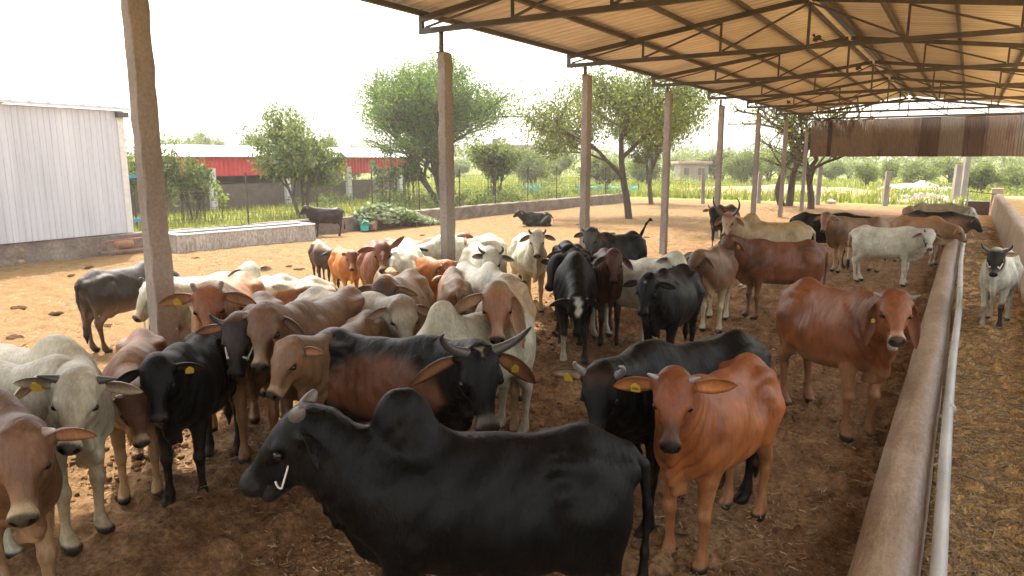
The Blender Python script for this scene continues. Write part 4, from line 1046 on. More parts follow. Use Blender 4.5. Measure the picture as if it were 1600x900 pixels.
# far buildings
def house(name, px, pyt, d, w, dep, lab, mats, extra=None):
    t_ = at_d(px, pyt, d); o = empty(name, (t_[0], t_[1], 0), YAW); tag(o, lab, 'building'); h = t_[2]
    mb = MB(); mb.box((0, 0, h / 2 - .15), (w, dep, h)); mb.build('wall', M[mats[0]], o)
    mb = MB(); mb.box((0, 0, h - .05), (w + .6, dep + .6, .22)); mb.build('roof', M[mats[1]], o)
    for x_ in (-w * .28, w * .22):
        mb = MB(); mb.box((x_, -dep / 2 - .01, h * .55), (w * .18, .05, h * .32)); mb.build('window', M['brick_dark'], o)
    return o, h
o, h = house('far_house', 800, 226, 120, 7.5, 6, 'distant grey flat-roofed house with a roof tank above the trees', ('plaster_hut', 'pale_cap'))
mb = MB(); mb.tube([(-2.6, 0, h), (-2.6, 0, h + .9)], .7, 12); mb.bar((-3.3, 0, h + .9), (-1.2, 0, h + .9), .1); mb.bar((-3.0, 0, h), (-3.0, 0, h + 2.1), .12); mb.build('water_tank', M['steel'], o)
o, h = house('roadside_hut', 1080, 253, 78, 2.9, 3, 'small far hut with a faded red roof between the tree crowns', ('plaster_hut', 'hut_roof'))
# ============================================================ trees and plants
def leaf_mat(name, a, bb, c_, trans=.45):
    m, nt, N, L, b = node_mat(name, .6); g = coords(N); geo = N.new('ShaderNodeNewGeometry')
    n1 = noise(N, L, .9, 3, .6, g)
    f = vmath(N, L, 'ADD', vmath(N, L, 'MULTIPLY', n1.outputs[0], .7), vmath(N, L, 'MULTIPLY', geo.outputs['Random Per Island'], .35))
    r = ramp(N, L, f, [(.28, a), (.52, bb), (.80, c_)]); L.new(r.outputs[0], b.inputs['Base Color'])
    b.inputs['Specular IOR Level'].default_value = .25
    t = N.new('ShaderNodeBsdfTranslucent'); L.new(mixc(N, L, 1., r.outputs[0], (1.25, 1.35, .7), 'MULTIPLY'), t.inputs[0])
    mx = N.new('ShaderNodeMixShader'); mx.inputs[0].default_value = trans; L.new(b.outputs[0], mx.inputs[1]); L.new(t.outputs[0], mx.inputs[2]); L.new(mx.outputs[0], N['Material Output'].inputs[0]); M[name] = m
leaf_mat('leaf_acacia', (.050, .088, .026), (.095, .150, .045), (.20, .25, .095), .52)
leaf_mat('leaf_feather', (.066, .086, .034), (.120, .140, .056), (.23, .235, .10), .52)
leaf_mat('leaf_broad', (.060, .090, .028), (.12, .155, .050), (.27, .28, .12), .35)
leaf_mat('leaf_far', (.075, .105, .036), (.14, .17, .055), (.22, .24, .085), .4)
leaf_mat('leaf_lime', (.12, .16, .03), (.20, .24, .05), (.36, .36, .11), .45)
leaf_mat('leaf_pale', (.10, .14, .06), (.22, .26, .14), (.44, .46, .32), .2)
leaf_mat('grass_blade', (.11, .14, .030), (.20, .21, .055), (.38, .34, .13), .4)
simple('bark', (.050, .036, .028), (.11, .085, .065), 7, .95, .8, .03, 0, (1, 1, .25))
simple('twig', (.07, .05, .035), (.13, .10, .07), 9, .95, .3, .01)

def quads_from(Pc, U, W):
    """one quad per centre"""
    V = np.stack([Pc - U - W * .35, Pc + U * .1 - W, Pc + U, Pc + U * .1 + W], 1).reshape(-1, 3)
    return V, np.arange(len(V)).reshape(-1, 4)
def leaves_at(rs, cen, rad, per, size, flat=.8, droop=0., aspect=.45):
    n = len(cen) * per; c = np.repeat(cen, per, 0); rr_ = np.repeat(rad, per)
    d = rs.normal(size=(n, 3)); d /= np.linalg.norm(d, axis=1)[:, None]; q = rs.rand(n) ** .45
    P_ = c + d * (rr_ * q)[:, None] * np.array([1, 1, flat])
    a = rs.normal(size=(n, 3)); a[:, 2] -= droop; a /= np.linalg.norm(a, axis=1)[:, None]
    w = np.cross(a, rs.normal(size=(n, 3))); w /= np.linalg.norm(w, axis=1)[:, None] + 1e-9
    s_ = size * rs.uniform(.6, 1.35, n)[:, None]
    return quads_from(P_, a * s_, w * s_ * aspect)
def grow(seed, stems, height, spread, levels, kids, twist, r0, up, lean=(0, 0), first=.35, shrink=.72):
    """recursive limbs; returns tube list and tips"""
    r_ = random.Random(seed); tubes = []; tips = []
    def limb(p, d, ln, rad, lv):
        pts = [p]; q = p.copy(); dd = d.copy(); n = 4
        for i in range(n):
            dd = dd + Vector((r_.gauss(0, twist), r_.gauss(0, twist), r_.gauss(0, twist * .6) + up * .10)); dd.normalize(); q = q + dd * (ln / n); pts.append(q.copy())
        tubes.append(([tuple(v) for v in pts], [rad * (1 - .42 * i / n) for i in range(n + 1)], lv))
        if lv >= levels:
            tips.append(tuple(pts[-1])); tips.append(tuple(pts[2])); return
        for k in range(kids):
            t = .45 + .55 * (k + 1) / kids; base = pts[min(n, max(1, int(round(t * n))))]
            az = r_.uniform(0, 6.283); side = Vector((math.cos(az), math.sin(az), r_.uniform(-.25, .5)))
            nd = (dd * r_.uniform(.45, .9) + side * spread).normalized(); limb(base, nd, ln * shrink * r_.uniform(.75, 1.15), rad * .56, lv + 1)
    for s_ in range(stems):
        az = s_ * 6.283 / max(1, stems) + r_.uniform(-.5, .5); tilt = .0 if stems == 1 else r_.uniform(.22, .48)
        d = Vector((math.cos(az) * tilt + lean[0], math.sin(az) * tilt + lean[1], 1)).normalized()
        limb(Vector((math.cos(az) * .12 * (stems > 1), math.sin(az) * .12 * (stems > 1), -.1)), d, height * first, r0 * r_.uniform(.8, 1.1), 0)
    return tubes, tips
def wood_mesh(tubes, name='trunk', mat='bark'):
    mb = MB()
    for pts, rad, lv in tubes: mb.tube(pts, rad, 8 if lv == 0 else (6 if lv == 1 else 4))
    me = bpy.data.meshes.new(name); me.from_pydata(mb.V, [], mb.F); me.polygons.foreach_set('use_smooth', [True] * len(mb.F)); me.materials.append(M[mat]); me.update(); return me
def make_tree(name, loc, lab, group, seed, stems, height, spread, levels, kids, leaf, per, size, rad, r0=.16, twist=.16, up=.5, droop=0., flat=.8, lean=(0, 0), first=.35, extra=None, fit=None, aspect=.45, crown_xy=None):
    tubes, tips = grow(seed, stems, height, spread, levels, kids, twist, r0, up, lean, first)
    rs = np.random.RandomState(seed); T = np.array(tips)
    k = height / max(.1, T[:, 2].max() + rad)
    kx = 1.
    if crown_xy: kx = crown_xy / max(.1, np.percentile(np.hypot(T[:, 0], T[:, 1]), 94) + rad) / k
    S_ = np.array([k * kx, k * kx, k])
    tubes = [([tuple(np.array(p) * S_) for p in pts], [q * .5 * (1 + k) for q in rd], lv) for pts, rd, lv in tubes]; T = T * S_
    root = empty(name, loc, 0); tag(root, lab, 'tree' if 'tree' in name else name.split('_')[-1], group)
    obj_from('trunk', wood_mesh(tubes), root)
    T = T[rs.rand(len(T)) > .14]
    V, F = leaves_at(rs, T, np.full(len(T), rad) * rs.uniform(.35, 1.45, len(T)), per, size, flat, droop, aspect)
    obj_from('crown', fast_mesh('crown', V, F, M[leaf]), root)
    return root
def copy_tree(root, loc, scale, rz, lab, group=None):
    c_ = root.copy(); COL.objects.link(c_); c_.location = loc; c_.scale = scale; c_.rotation_euler = (0, 0, rz); c_['label'] = lab
    if group: c_['group'] = group
    for ch in list(root.children):
        d = ch.copy(); COL.objects.link(d); d.parent = c_
    return c_
def foot(px, py): g_ = at_z(px, py); return (g_[0], g_[1], 0)

make_tree('spreading_tree', foot(692, 321), 'big spreading many-stemmed thorn tree with rounded green crown beyond the wall', None, 11, 7, 8.7, .80, 3, 5, 'leaf_acacia', 46, .066, .78, .13, .13, .38, .2, .9, (-.22, -.14), .36, crown_xy=4.7)
make_tree('feathery_tree', foot(983, 341), 'feathery olive-green tree with a dark leaning trunk inside the sunny yard', None, 23, 1, 8.5, .95, 4, 4, 'leaf_feather', 78, .064, .86, .13, .09, .08, 1.0, 1.15, (-.13, -.08), .30, crown_xy=5.1)
make_tree('feathery_tree', foot(1018, 319), 'second slimmer feathery tree behind the dark leaning trunk', None, 31, 1, 6.8, .9, 3, 5, 'leaf_feather', 50, .080, .66, .15, .17, .3, .8, .95, (-.1, .1), .33, crown_xy=3.6)
make_tree('thorn_tree', foot(1228, 322), 'sparse thorn tree with forked dark trunk seen behind the seventh post', None, 47, 2, 7.6, .8, 3, 4, 'leaf_feather', 15, .075, .70, .19, .20, .4, .3, .8, (-.16, -.1), .36, crown_xy=5.0)
make_tree('thorn_tree', foot(1267, 326), 'dark slanting trunk with sparse crown under the left end of the rusty screen', None, 53, 1, 6.9, .85, 3, 4, 'leaf_feather', 14, .075, .62, .17, .16, .4, .3, .8, (.18, .1), .40, crown_xy=3.2)
make_tree('leafy_tree', foot(474, 341), 'bushy glossy-leaved tree behind the water trough in front of the red shed', None, 61, 3, 5.0, .75, 3, 4, 'leaf_broad', 50, .10, .56, .07, .16, .3, .9, .95, (0, 0), .34, aspect=.34, crown_xy=2.05)
make_tree('leafy_tree', foot(240, 350), 'tall leafy sapling half hidden behind the nearest post', None, 67, 3, 3.5, .55, 2, 4, 'leaf_broad', 36, .10, .42, .05, .16, .5, .8, 1.1, (0, 0), .36, aspect=.34, crown_xy=.95)
make_tree('leafy_tree', foot(304, 347), 'narrow leafy sapling right of the nearest post by the wire fence', None, 68, 3, 3.1, .55, 2, 4, 'leaf_broad', 30, .10, .36, .05, .16, .5, .9, 1.1, (0, 0), .34, aspect=.34, crown_xy=1.0)
make_tree('round_tree', foot(773, 313), 'small round-crowned green tree in an iron guard beyond the yard wall', None, 71, 3, 3.9, .75, 3, 4, 'leaf_broad', 24, .11, .50, .06, .15, .3, .3, .85, (0, 0), .48, crown_xy=1.75)
make_tree('sapling', foot(607, 323), 'thin pale sapling in a wire guard in front of the red sheeting', None, 73, 2, 3.2, .6, 2, 4, 'leaf_pale', 16, .10, .36, .035, .15, .5, .5, 1., (0, 0), .42, crown_xy=.85)
make_tree('sapling', foot(643, 322), 'slim green sapling left of the big spreading tree stems', None, 74, 2, 2.9, .5, 2, 4, 'leaf_acacia', 18, .10, .32, .035, .15, .5, .5, 1., (0, 0), .42, crown_xy=.8)
make_tree('young_plant', foot(348, 346), 'small young plant with bright yellow-green leaves behind the trough', None, 79, 1, 1.75, .8, 1, 4, 'leaf_lime', 12, .11, .26, .02, .18, .4, .3, .6, (-.1, 0), .5, crown_xy=.75)
make_tree('young_plant', foot(213, 356), 'low leafy plant between the white shed and the nearest post', None, 80, 2, 3.0, .6, 2, 3, 'leaf_broad', 30, .10, .36, .035, .15, .5, .5, 1., (0, 0), .4, crown_xy=.9)
# iron guards round the young trees
for (px, py, h, lab) in [(773, 313, 1.5, 'thin iron tree guard around the small round-crowned tree'), (607, 323, 1.5, 'thin iron tree guard around the pale sapling by the red shed'), (304, 347, 1.3, 'thin iron tree guard around the narrow sapling by the nearest post'), (643, 322, 1.4, 'thin iron tree guard around the slim sapling beside the spreading tree')]:
    mb = MB(); n = 12
    for i in range(n): a = 6.283 * i / n; mb.bar((.42 * math.cos(a), .42 * math.sin(a), 0), (.42 * math.cos(a), .42 * math.sin(a), h), .016)
    for z in (.3, .75, h - .05):
        for i in range(n): a = 6.283 * i / n; c_ = 6.283 * (i + 1) / n; mb.bar((.425 * math.cos(a), .425 * math.sin(a), z), (.425 * math.cos(c_), .425 * math.sin(c_), z), .014)
    o = mb.build('tree_guard', M['iron']); o.location = foot(px, py); tag(o, lab, 'tree guard')

# distant trees: a few kinds, each copied to its own place
protos = [make_tree('distant_tree', (0, 400, 0), 'x', None, 90 + i, (3, 5, 4)[i], 7., .85, 3, 4, 'leaf_far', (24, 18, 20)[i], .17, (.95, .85, 1.1)[i], .14, .20, (.2, .35, .1)[i], .4, .9, (0, 0), (.26, .20, .22)[i], crown_xy=cx_) for i, cx_ in enumerate((3.6, 3.0, 4.2))]
used = [0]
def far_tree(px, ptop, d, wpx, lab, group=None):
    t_ = at_d(px, ptop, d); h = max(1.5, t_[2]); i = used[0] % 3; used[0] += 1
    w = wpx / FPX * d / 2; p = protos[i]; cx_ = (3.6, 3.0, 4.2)[i]
    if used[0] <= 3: p.location = (t_[0], t_[1], 0); p.scale = (w / cx_, w / cx_, h / 7.); p['label'] = lab; o = p
    else: o = copy_tree(p, (t_[0], t_[1], 0), (w / cx_, w / cx_, h / 7.), random.uniform(0, 6), lab)
    if group: o['group'] = group
    return o
G1 = 'hazy trees beyond the red-fronted shed roof'
far_tree(288, 195, 72, 84, 'wide hazy tree above the red shed roof just right of the nearest post', G1)
far_tree(312, 186, 95, 44, 'taller thin hazy tree behind the wide one above the red shed roof', G1)
far_tree(346, 194, 80, 38, 'narrow hazy tree standing alone above the red shed roof', G1)
far_tree(396, 192, 74, 76, 'hazy tree above the red shed roof left of the bushy tree', G1)
far_tree(515, 190, 64, 46, 'dark hazy tree above the red shed roof right of the bushy tree', G1)
far_tree(548, 206, 66, 60, 'low hazy tree between the bushy tree and the spreading tree', G1)
far_tree(245, 216, 90, 60, 'low hazy tree partly hidden by the top of the nearest post', G1)
G2 = 'hazy trees closing the view across the field'
for (px, pt, d, w, lab) in [(715, 240, 85, 70, 'low hazy tree right behind the second post'), (835, 215, 62, 90, 'hazy tree left of the feathery tree crown beyond the net'), (872, 222, 72, 70, 'hazy grey-green tree under the feathery crown left side'),
        (940, 228, 58, 90, 'yellowish hazy tree behind the third post'), (1010, 225, 66, 80, 'hazy tree behind the slimmer feathery tree'), (1062, 236, 90, 60, 'hazy tree left of the small far hut'),
        (1125, 222, 82, 90, 'hazy tree crown behind the fifth post'), (1165, 216, 70, 80, 'yellow-green hazy tree behind the sixth post'), (1205, 222, 75, 80, 'hazy tree between the sixth and seventh posts'),
        (1240, 230, 62, 70, 'hazy tree behind the forked dark trunk'), (1300, 240, 85, 60, 'far bush left of the dark bushy trees under the screen'), (1358, 243, 64, 44, 'dark bushy tree under the rusty screen left of the stub post'),
        (1392, 240, 72, 40, 'small bushy tree right behind the lone stub post'), (1436, 236, 66, 66, 'widest dark tree under the middle of the rusty screen'), (1490, 236, 75, 60, 'bushy tree behind the tall pale post'),
        (1538, 240, 58, 60, 'bushy tree right of the tall pale post'), (1588, 242, 62, 66, 'pale green bush at the right edge under the screen'), (1330, 246, 100, 70, 'palest far tree low under the left part of the screen')]:
    far_tree(px, pt, d, w, lab, G2)

# the wooded skyline far off, and bushes at its foot: one mass
rs = np.random.RandomState(21); n = 1500; az = rs.uniform(-1.35, 1.0, n); d_ = rs.uniform(112, 170, n)
hmax = 3.6 + 2.6 * fbm(az * 9, d_ * .02, 1.1, 6, 4) + 1.4 * rs.rand(n); zc = hmax * rs.rand(n) ** .7
cen = np.stack([np.sin(az + .12) * d_, np.cos(az + .12) * d_, zc], 1); V, F = leaves_at(rs, cen, rs.uniform(1.0, 2.3, n), 26, .42, .75)
o = obj_from('far_wood', fast_mesh('far_wood', V, F, M['leaf_far'])); tag(o, 'hazy far-off wood closing the skyline', 'wood', None, 'stuff')
n = 330; Y_ = 54 + 45 * rs.rand(n); X = rs.uniform(-1, 1, n) * (8 + Y_ * .5) - Y_ * .22; keep = fbm(X, Y_, .10, 4, 3) > .02; X, Y_ = X[keep], Y_[keep]; n = len(X)
cen = np.stack([X, Y_, rs.uniform(.3, 1.0, n)], 1); V, F = leaves_at(rs, cen, rs.uniform(.5, 1.15, n), 60, .13, .8); o = obj_from('scrub', fast_mesh('scrub', V, F, M['leaf_far'])); tag(o, 'low scrub bushes scattered across the field in front of the trees', 'scrub', None, 'stuff')
n = 150; X = rs.uniform(-29, -19.5, n); Y_ = rs.uniform(24, 46, n); cen = np.stack([X, Y_, rs.uniform(.1, .5, n)], 1); V, F = leaves_at(rs, cen, rs.uniform(.25, .6, n), 50, .09, .8); o = obj_from('undergrowth', fast_mesh('undergrowth', V, F, M['leaf_broad'])); tag(o, 'leafy undergrowth behind the wire fence', 'undergrowth', None, 'stuff')

# cut leafy branches heaped against the wall
rs = np.random.RandomState(4); a_ = at_z(578, 362); b_ = at_z(690, 352); n = 1500; t = rs.rand(n)
ctr = np.array([a_[0] * (1 - .5) + b_[0] * .5 - .55, (a_[1] + b_[1]) / 2, 0]); half = np.array([b_[0] - a_[0], b_[1] - a_[1], 0]) / 2
u = rs.uniform(-1, 1, n); prof_h = np.interp(u, [-1, -.7, -.2, .4, 1], [.55, .85, .80, .50, .12]); dep = rs.uniform(-.5, .5, n)
P_ = ctr + u[:, None] * half + np.stack([dep, rs.normal(0, .1, n), prof_h * np.sqrt(np.clip(1 - (dep / .55) ** 2, 0, 1)) * rs.uniform(.55, 1.05, n) + .03], 1)
a2 = rs.normal(size=(n, 3)); a2[:, 2] = np.abs(a2[:, 2]) * .4; a2 /= np.linalg.norm(a2, axis=1)[:, None]; w2 = np.cross(a2, rs.normal(size=(n, 3))); w2 /= np.linalg.norm(w2, axis=1)[:, None]
V, F = quads_from(P_, a2 * .13, w2 * .06)
cb = empty('cut_branches', tuple(ctr)); tag(cb, 'heap of cut pale-leaved branches leaning on the yard wall', 'branches')
V = V - ctr; obj_from('leaves', fast_mesh('leaves', V, F, M['leaf_pale']), cb)
mb = MB(); r_ = random.Random(3)
for i in range(26):
    u_ = r_.uniform(-.95, .9); p0 = Vector(half * u_) + Vector((r_.uniform(.1, .5), 0, .04)); mb.tube([tuple(p0), tuple(p0 + Vector((-.3, r_.uniform(-.4, .4), .25))), tuple(p0 + Vector((-.65, r_.uniform(-.8, .8), r_.uniform(.3, .7))))], [.02, .015, .006], 5)
mb.build('twigs', M['twig'], cb)

# field grass and weeds, straw litter: uncountable
rs = np.random.RandomState(8)
def blades(n, X, Y_, h, w, mat, name, lab, z0=0.):
    a = rs.uniform(0, 6.283, n); ln = rs.uniform(.0, .5, n); hh = h * rs.uniform(.5, 1.4, n)
    B0 = np.stack([X, Y_, np.full(n, z0)], 1); side = np.stack([np.cos(a), np.sin(a), np.zeros(n)], 1) * w * rs.uniform(.6, 1.4, n)[:, None]
    tip = B0 + np.stack([np.cos(a + 1.5) * ln * hh, np.sin(a + 1.5) * ln * hh, hh], 1); mid = B0 * .5 + tip * .5 + side * .3
    V = np.stack([B0 - side, B0 + side, mid + side * .8, mid - side * .8, tip + side * .15, tip - side * .15], 1).reshape(-1, 3)
    k = np.arange(n) * 6; F = np.concatenate([np.stack([k, k + 1, k + 2, k + 3], 1), np.stack([k + 3, k + 2, k + 4, k + 5], 1)])
    o = obj_from(name, fast_mesh(name, V, F, M[mat])); tag(o, lab, name, None, 'stuff'); return o
n = 42000; Y_ = 43.5 + 46 * rs.rand(n) ** 1.5; X = rs.uniform(-1, 1, n) * (12 + Y_ * .55) - Y_ * .22
patch = fbm(X, Y_, .22, 3, 3); keep = patch + rs.rand(n) * .8 > .05
blades(int(keep.sum()), X[keep], Y_[keep], .42, .045, 'grass_blade', 'field_grass', 'yellow-green grass and weeds covering the field beyond the yard')
n = 26000; X = -18.6 - 18 * rs.rand(n) ** 1.3; Y_ = rs.uniform(9, 44, n); keep = (X > -29.8) | (Y_ > 36.5)
keep &= X < np.array([wall_x(y) for y in Y_]) - .4
blades(int(keep.sum()), X[keep], Y_[keep], .20, .022, 'grass_blade', 'lawn_grass', 'bright green grass strip between the yard wall and the red shed')
# weeds: leafy clumps in the field, one mass
n = 420; Y_ = 44.5 + 26 * rs.rand(n) ** 1.3; X = rs.uniform(-1, 1, n) * (9 + Y_ * .45) - Y_ * .2; cen = np.stack([X, Y_, rs.uniform(.15, .45, n)], 1)
V, F = leaves_at(rs, cen, rs.uniform(.25, .6, n), 26, .10, .8); o = obj_from('weeds', fast_mesh('weeds', V, F, M['leaf_lime'])); tag(o, 'leafy yellow-green weeds spread through the field', 'weeds', None, 'stuff')

m, nt, N, L, b = node_mat('straw', .75); geo = N.new('ShaderNodeNewGeometry')
L.new(ramp(N, L, geo.outputs['Random Per Island'], [(.0, (.13, .075, .035)), (.5, (.26, .165, .08)), (.85, (.38, .26, .125)), (1, (.52, .38, .19))]).outputs[0], b.inputs['Base Color']); M['straw'] = m
def straw(n, X, Y_, name, lab, l0, l1, w):
    Z = ground_z(X, Y_) + rs.uniform(.004, .016, n); a = rs.uniform(0, 6.283, n); ln = rs.uniform(l0, l1, n) / 2; tl = rs.normal(0, .16, n)
    u = np.stack([np.cos(a) * ln, np.sin(a) * ln, tl * ln], 1); w_ = np.stack([-np.sin(a), np.cos(a), rs.normal(0, .4, n)], 1) * (w * rs.uniform(.6, 1.4, n))[:, None]; c_ = np.stack([X, Y_, Z], 1)
    V = np.stack([c_ - u - w_, c_ - u + w_, c_ + u + w_, c_ + u - w_], 1).reshape(-1, 3); o = obj_from(name, fast_mesh(name, V, np.arange(4 * n).reshape(-1, 4), M['straw'])); tag(o, lab, 'straw', None, 'stuff')
n = 60000; Y_ = 2.4 + 17 * rs.rand(n) ** 1.5; X = rs.uniform(-5.2, -.34, n); q = fbm(X, Y_, .9, 12, 3) + .35 * sm(X, -4, -1) + rs.rand(n) * .55 > .38
straw(int(q.sum()), X[q], Y_[q], 'straw_litter', 'scattered trampled straw on the dark soil under the roof', .02, .065, .0022)
n = 42000; Y_ = 2.2 + 26 * rs.rand(n) ** 1.7; X = rs.uniform(.0, .88, n); straw(n, X, Y_, 'straw_bedding', 'thick golden straw bedding filling the feed lane', .04, .14, .0026)
n = 52000; X = rs.uniform(-17, -4.6, n); Y_ = 3 + 36 * rs.rand(n) ** 1.3; q = fbm(X, Y_, .5, 15, 3) + rs.rand(n) * .7 > .25
straw(int(q.sum()), X[q], Y_[q], 'fodder_litter', 'dry fodder flecks trodden into the sunny sand of the yard', .02, .07, .004)
# clods of trodden soil in the foreground
n = 9000; X = rs.uniform(-6.2, -.4, n); Y_ = 2.2 + 9 * rs.rand(n) ** 1.6; q = fbm(X, Y_, 1.3, 16, 3) + rs.rand(n) * .5 > .22; X = X[q]; Y_ = Y_[q]; n = len(X)
ico = np.array([(0, 0, -1), (.72, -.53, -.45), (-.28, -.85, -.45), (-.89, 0, -.45), (-.28, .85, -.45), (.72, .53, -.45), (.28, -.85, .45), (-.72, -.53, .45), (-.72, .53, .45), (.28, .85, .45), (.89, 0, .45), (0, 0, 1)])
icf = np.array([(0, 1, 2), (1, 0, 5), (0, 2, 3), (0, 3, 4), (0, 4, 5), (1, 5, 10), (2, 1, 6), (3, 2, 7), (4, 3, 8), (5, 4, 9), (1, 10, 6), (2, 6, 7), (3, 7, 8), (4, 8, 9), (5, 9, 10), (6, 10, 11), (7, 6, 11), (8, 7, 11), (9, 8, 11), (10, 9, 11)])
sz = .007 + .036 * rs.rand(n) ** 3.0; V = ico[None] * rs.uniform(.6, 1.3, (n, 12, 1)) * sz[:, None, None] * np.array([1.2, 1, .7]) + np.stack([X, Y_, ground_z(X, Y_) + sz * .25], 1)[:, None]
o = obj_from('soil_clods', fast_mesh('soil_clods', V.reshape(-1, 3), (icf[None] + 12 * np.arange(n)[:, None, None]).reshape(-1, 3), M['ground'], True)); tag(o, 'crumbly brown soil clods strewn over the trodden floor', 'soil', None, 'stuff')
# dung pats lying in the sunny yard
simple('dung', (.035, .020, .010), (.085, .050, .026), 12, .95, .6, .02)
M['dung'].node_tree.nodes['Principled BSDF'].inputs['Specular IOR Level'].default_value = .05
DUNG = [(29, 483, 'left of the dark grey cow, nearest the frame edge'), (88, 491, 'between the frame edge and the dark grey cow'), (24, 527, 'lowest at the left frame edge'), (140, 418, 'just below the stone base of the shed'), (112, 431, 'in front of the boulder by the white shed'),
        (527, 438, 'right of the thin dark calf with lowered head'), (467, 420, 'left of the thin dark calf with lowered head'), (452, 416, 'midway between the trough and the thin calf'), (305, 404, 'right of the nearest post by the trough'), (170, 508, 'beneath the dark grey cow belly'), (905, 352, 'left of the third post in the tree shade'), (957, 366, 'in the tree shade right of the third post'), (660, 368, 'between the cut branches and the second post'), (1010, 372, 'between the fourth post and the tree shade')]
for i, (px, py, w_) in enumerate(DUNG):
    g_ = at_z(px, py); r_ = random.Random(i); mb = MB(); V = []; F = []; n = 12; s_ = r_.uniform(.07, .125)
    for j, (q, z) in enumerate(((1, 0), (.9, .022), (.6, .04), (.2, .034))):
        for k in range(n): a = 6.283 * k / n; w2 = q * s_ * (1 + .22 * math.sin(2 * a + i) + .10 * math.sin(5 * a + 2 * i)); V.append((w2 * 1.2 * math.cos(a), w2 * math.sin(a), z * r_.uniform(.8, 1.2)))
    for j in range(3):
        for k in range(n): F.append((j * n + k, j * n + (k + 1) % n, (j + 1) * n + (k + 1) % n, (j + 1) * n + k))
    F.append(tuple(range(3 * n, 4 * n))); mb.add(V, F, True); o = mb.build('dung_pat', M['dung']); o.location = (g_[0], g_[1], float(ground_z(np.array([g_[0]]), np.array([g_[1]]))[0]) - .005); o.rotation_euler = (0, 0, r_.uniform(0, 6)); tag(o, 'dark dung pat on the ground ' + w_, 'dung', 'dung pats lying in the yard')
# ============================================================ the herd
WHITE = (.56, .51, .45); CREAM = (.46, .37, .26); ORANGE = (.38, .135, .036); RED = (.20, .066, .026); BROWN = (.185, .092, .048); TAN = (.36, .23, .135)
BLACK = (.0055, .0048, .0050); DARK = (.050, .038, .033); EARP = (.40, .20, .12)
GRP = 'cattle of the herd'
def face_yaw(px_dir, a):
    v = np.array([px_dir[0], px_dir[1]]); v = v / np.linalg.norm(v); r = np.array([v[1], -v[0]]); a = math.radians(a)
    d = -v * math.cos(a) + r * math.sin(a); return math.atan2(d[1], d[0])
def px_seed(a): return a[1] * 13 + a[2] * 7
def cattle(label, anchor, a, s=1., hd=None, cat='cow', **P):
    """anchor: (which point of the animal, pixel) ; a: way it faces, 0 to the viewer, 90 to the right"""
    P = dict(P); P['s'] = s; P.setdefault('neck_pitch', 20); P.setdefault('hp', 50)
    if hd is None: hd = a
    rv = random.Random(int(px_seed(anchor))); d0 = P.get('ear_droop', .35); b0 = P.get('ear_back', .25)
    if not isinstance(d0, tuple): P['ear_droop'] = (d0 + rv.uniform(-.14, .2), d0 + rv.uniform(-.14, .2))
    if not isinstance(b0, tuple): P['ear_back'] = (b0 + rv.uniform(-.15, .45), b0 + rv.uniform(-.15, .45))
    rel = ((a - hd + 180) % 360) - 180            # head to the animal's left is positive
    hy = -rel if False else None
    kind, px, py = anchor; lie = P.get('lying', False); dz = -.60 if lie else 0.
    z0 = P.pop('z0', 0.); pos = None; dirv = ray(px, py)[:2]
    for it in range(4):
        yaw = face_yaw(dirv, a); yh = face_yaw(dirv, hd); hy = math.degrees(((yh - yaw + math.pi) % (2 * math.pi)) - math.pi)
        P['hy'] = hy; P['ny'] = P.get('ny_', max(-48, min(48, hy * .55)))
        npi = math.radians(P['neck_pitch']); ny = math.radians(P['ny']); Ln = P.get('neck_len', .5)
        loc = {'feet_f': (.39, 0, 0), 'feet_h': (-.52, 0, 0), 'rump': (-.50, 0, 1.215 + dz), 'withers': (.33, 0, 1.215 + dz), 'mid': (0, 0, 0), 'back': (-.1, 0, 1.165 + dz),
               'poll': (.40 + math.cos(npi) * math.cos(ny) * Ln, math.cos(npi) * math.sin(ny) * Ln, 1.15 + math.sin(npi) * Ln + dz)}[kind]
        g_ = at_z(px, py, loc[2] * s + z0); c, sn = math.cos(yaw), math.sin(yaw)
        pos = (g_[0] - s * (loc[0] * c - loc[1] * sn), g_[1] - s * (loc[0] * sn + loc[1] * c)); dirv = np.array(pos)
    d = math.hypot(*pos)
    P.setdefault('vox', .0095 if d < 5.2 else .0125 if d < 8 else .017 if d < 12 else .026 if d < 17 else .034)
    P['seed'] = int(px * 7 + py); P['name'] = 'bull' if cat == 'bull' else 'calf' if cat == 'calf' else 'cow'
    P.setdefault('eyes', d < 14)
    r_ = build_cattle(label, cat, GRP, pos, yaw, P); r_[0].location.z = z0; return r_
def rope(res, pts, r, mat, name='halter'):
    """a halter or collar laid on the head, points in head axes (forward, left, up)"""
    root, P, H, s = res[:4]
    V, F = tube_mesh([np.array(H(*p)) * s for p in pts], [r] * len(pts), 6); return obj_from(name, np_mesh(name, V, F, M[mat]), root)
simple('rope_white', (.50, .46, .40), (.66, .62, .55), 40, .8, .2, .002); simple('rope_brown', (.20, .11, .06), (.30, .18, .10), 40, .85, .2, .002); simple('strap_black', (.012, .012, .015), (.03, .03, .034), 30, .6, .1, .002)
NOSEBAND = [(.31, .0, -.012), (.31, .055, -.03), (.31, .078, -.075), (.30, .070, -.135), (.30, .0, -.185), (.30, -.070, -.135), (.31, -.078, -.075), (.31, -.055, -.03), (.31, 0, -.012)]
CHEEK = [(.31, .08, -.08), (.20, .108, -.10), (.09, .112, -.08), (.02, .088, -.02)]
def mirror(p): return [(a, -b_, c) for a, b_, c in p]

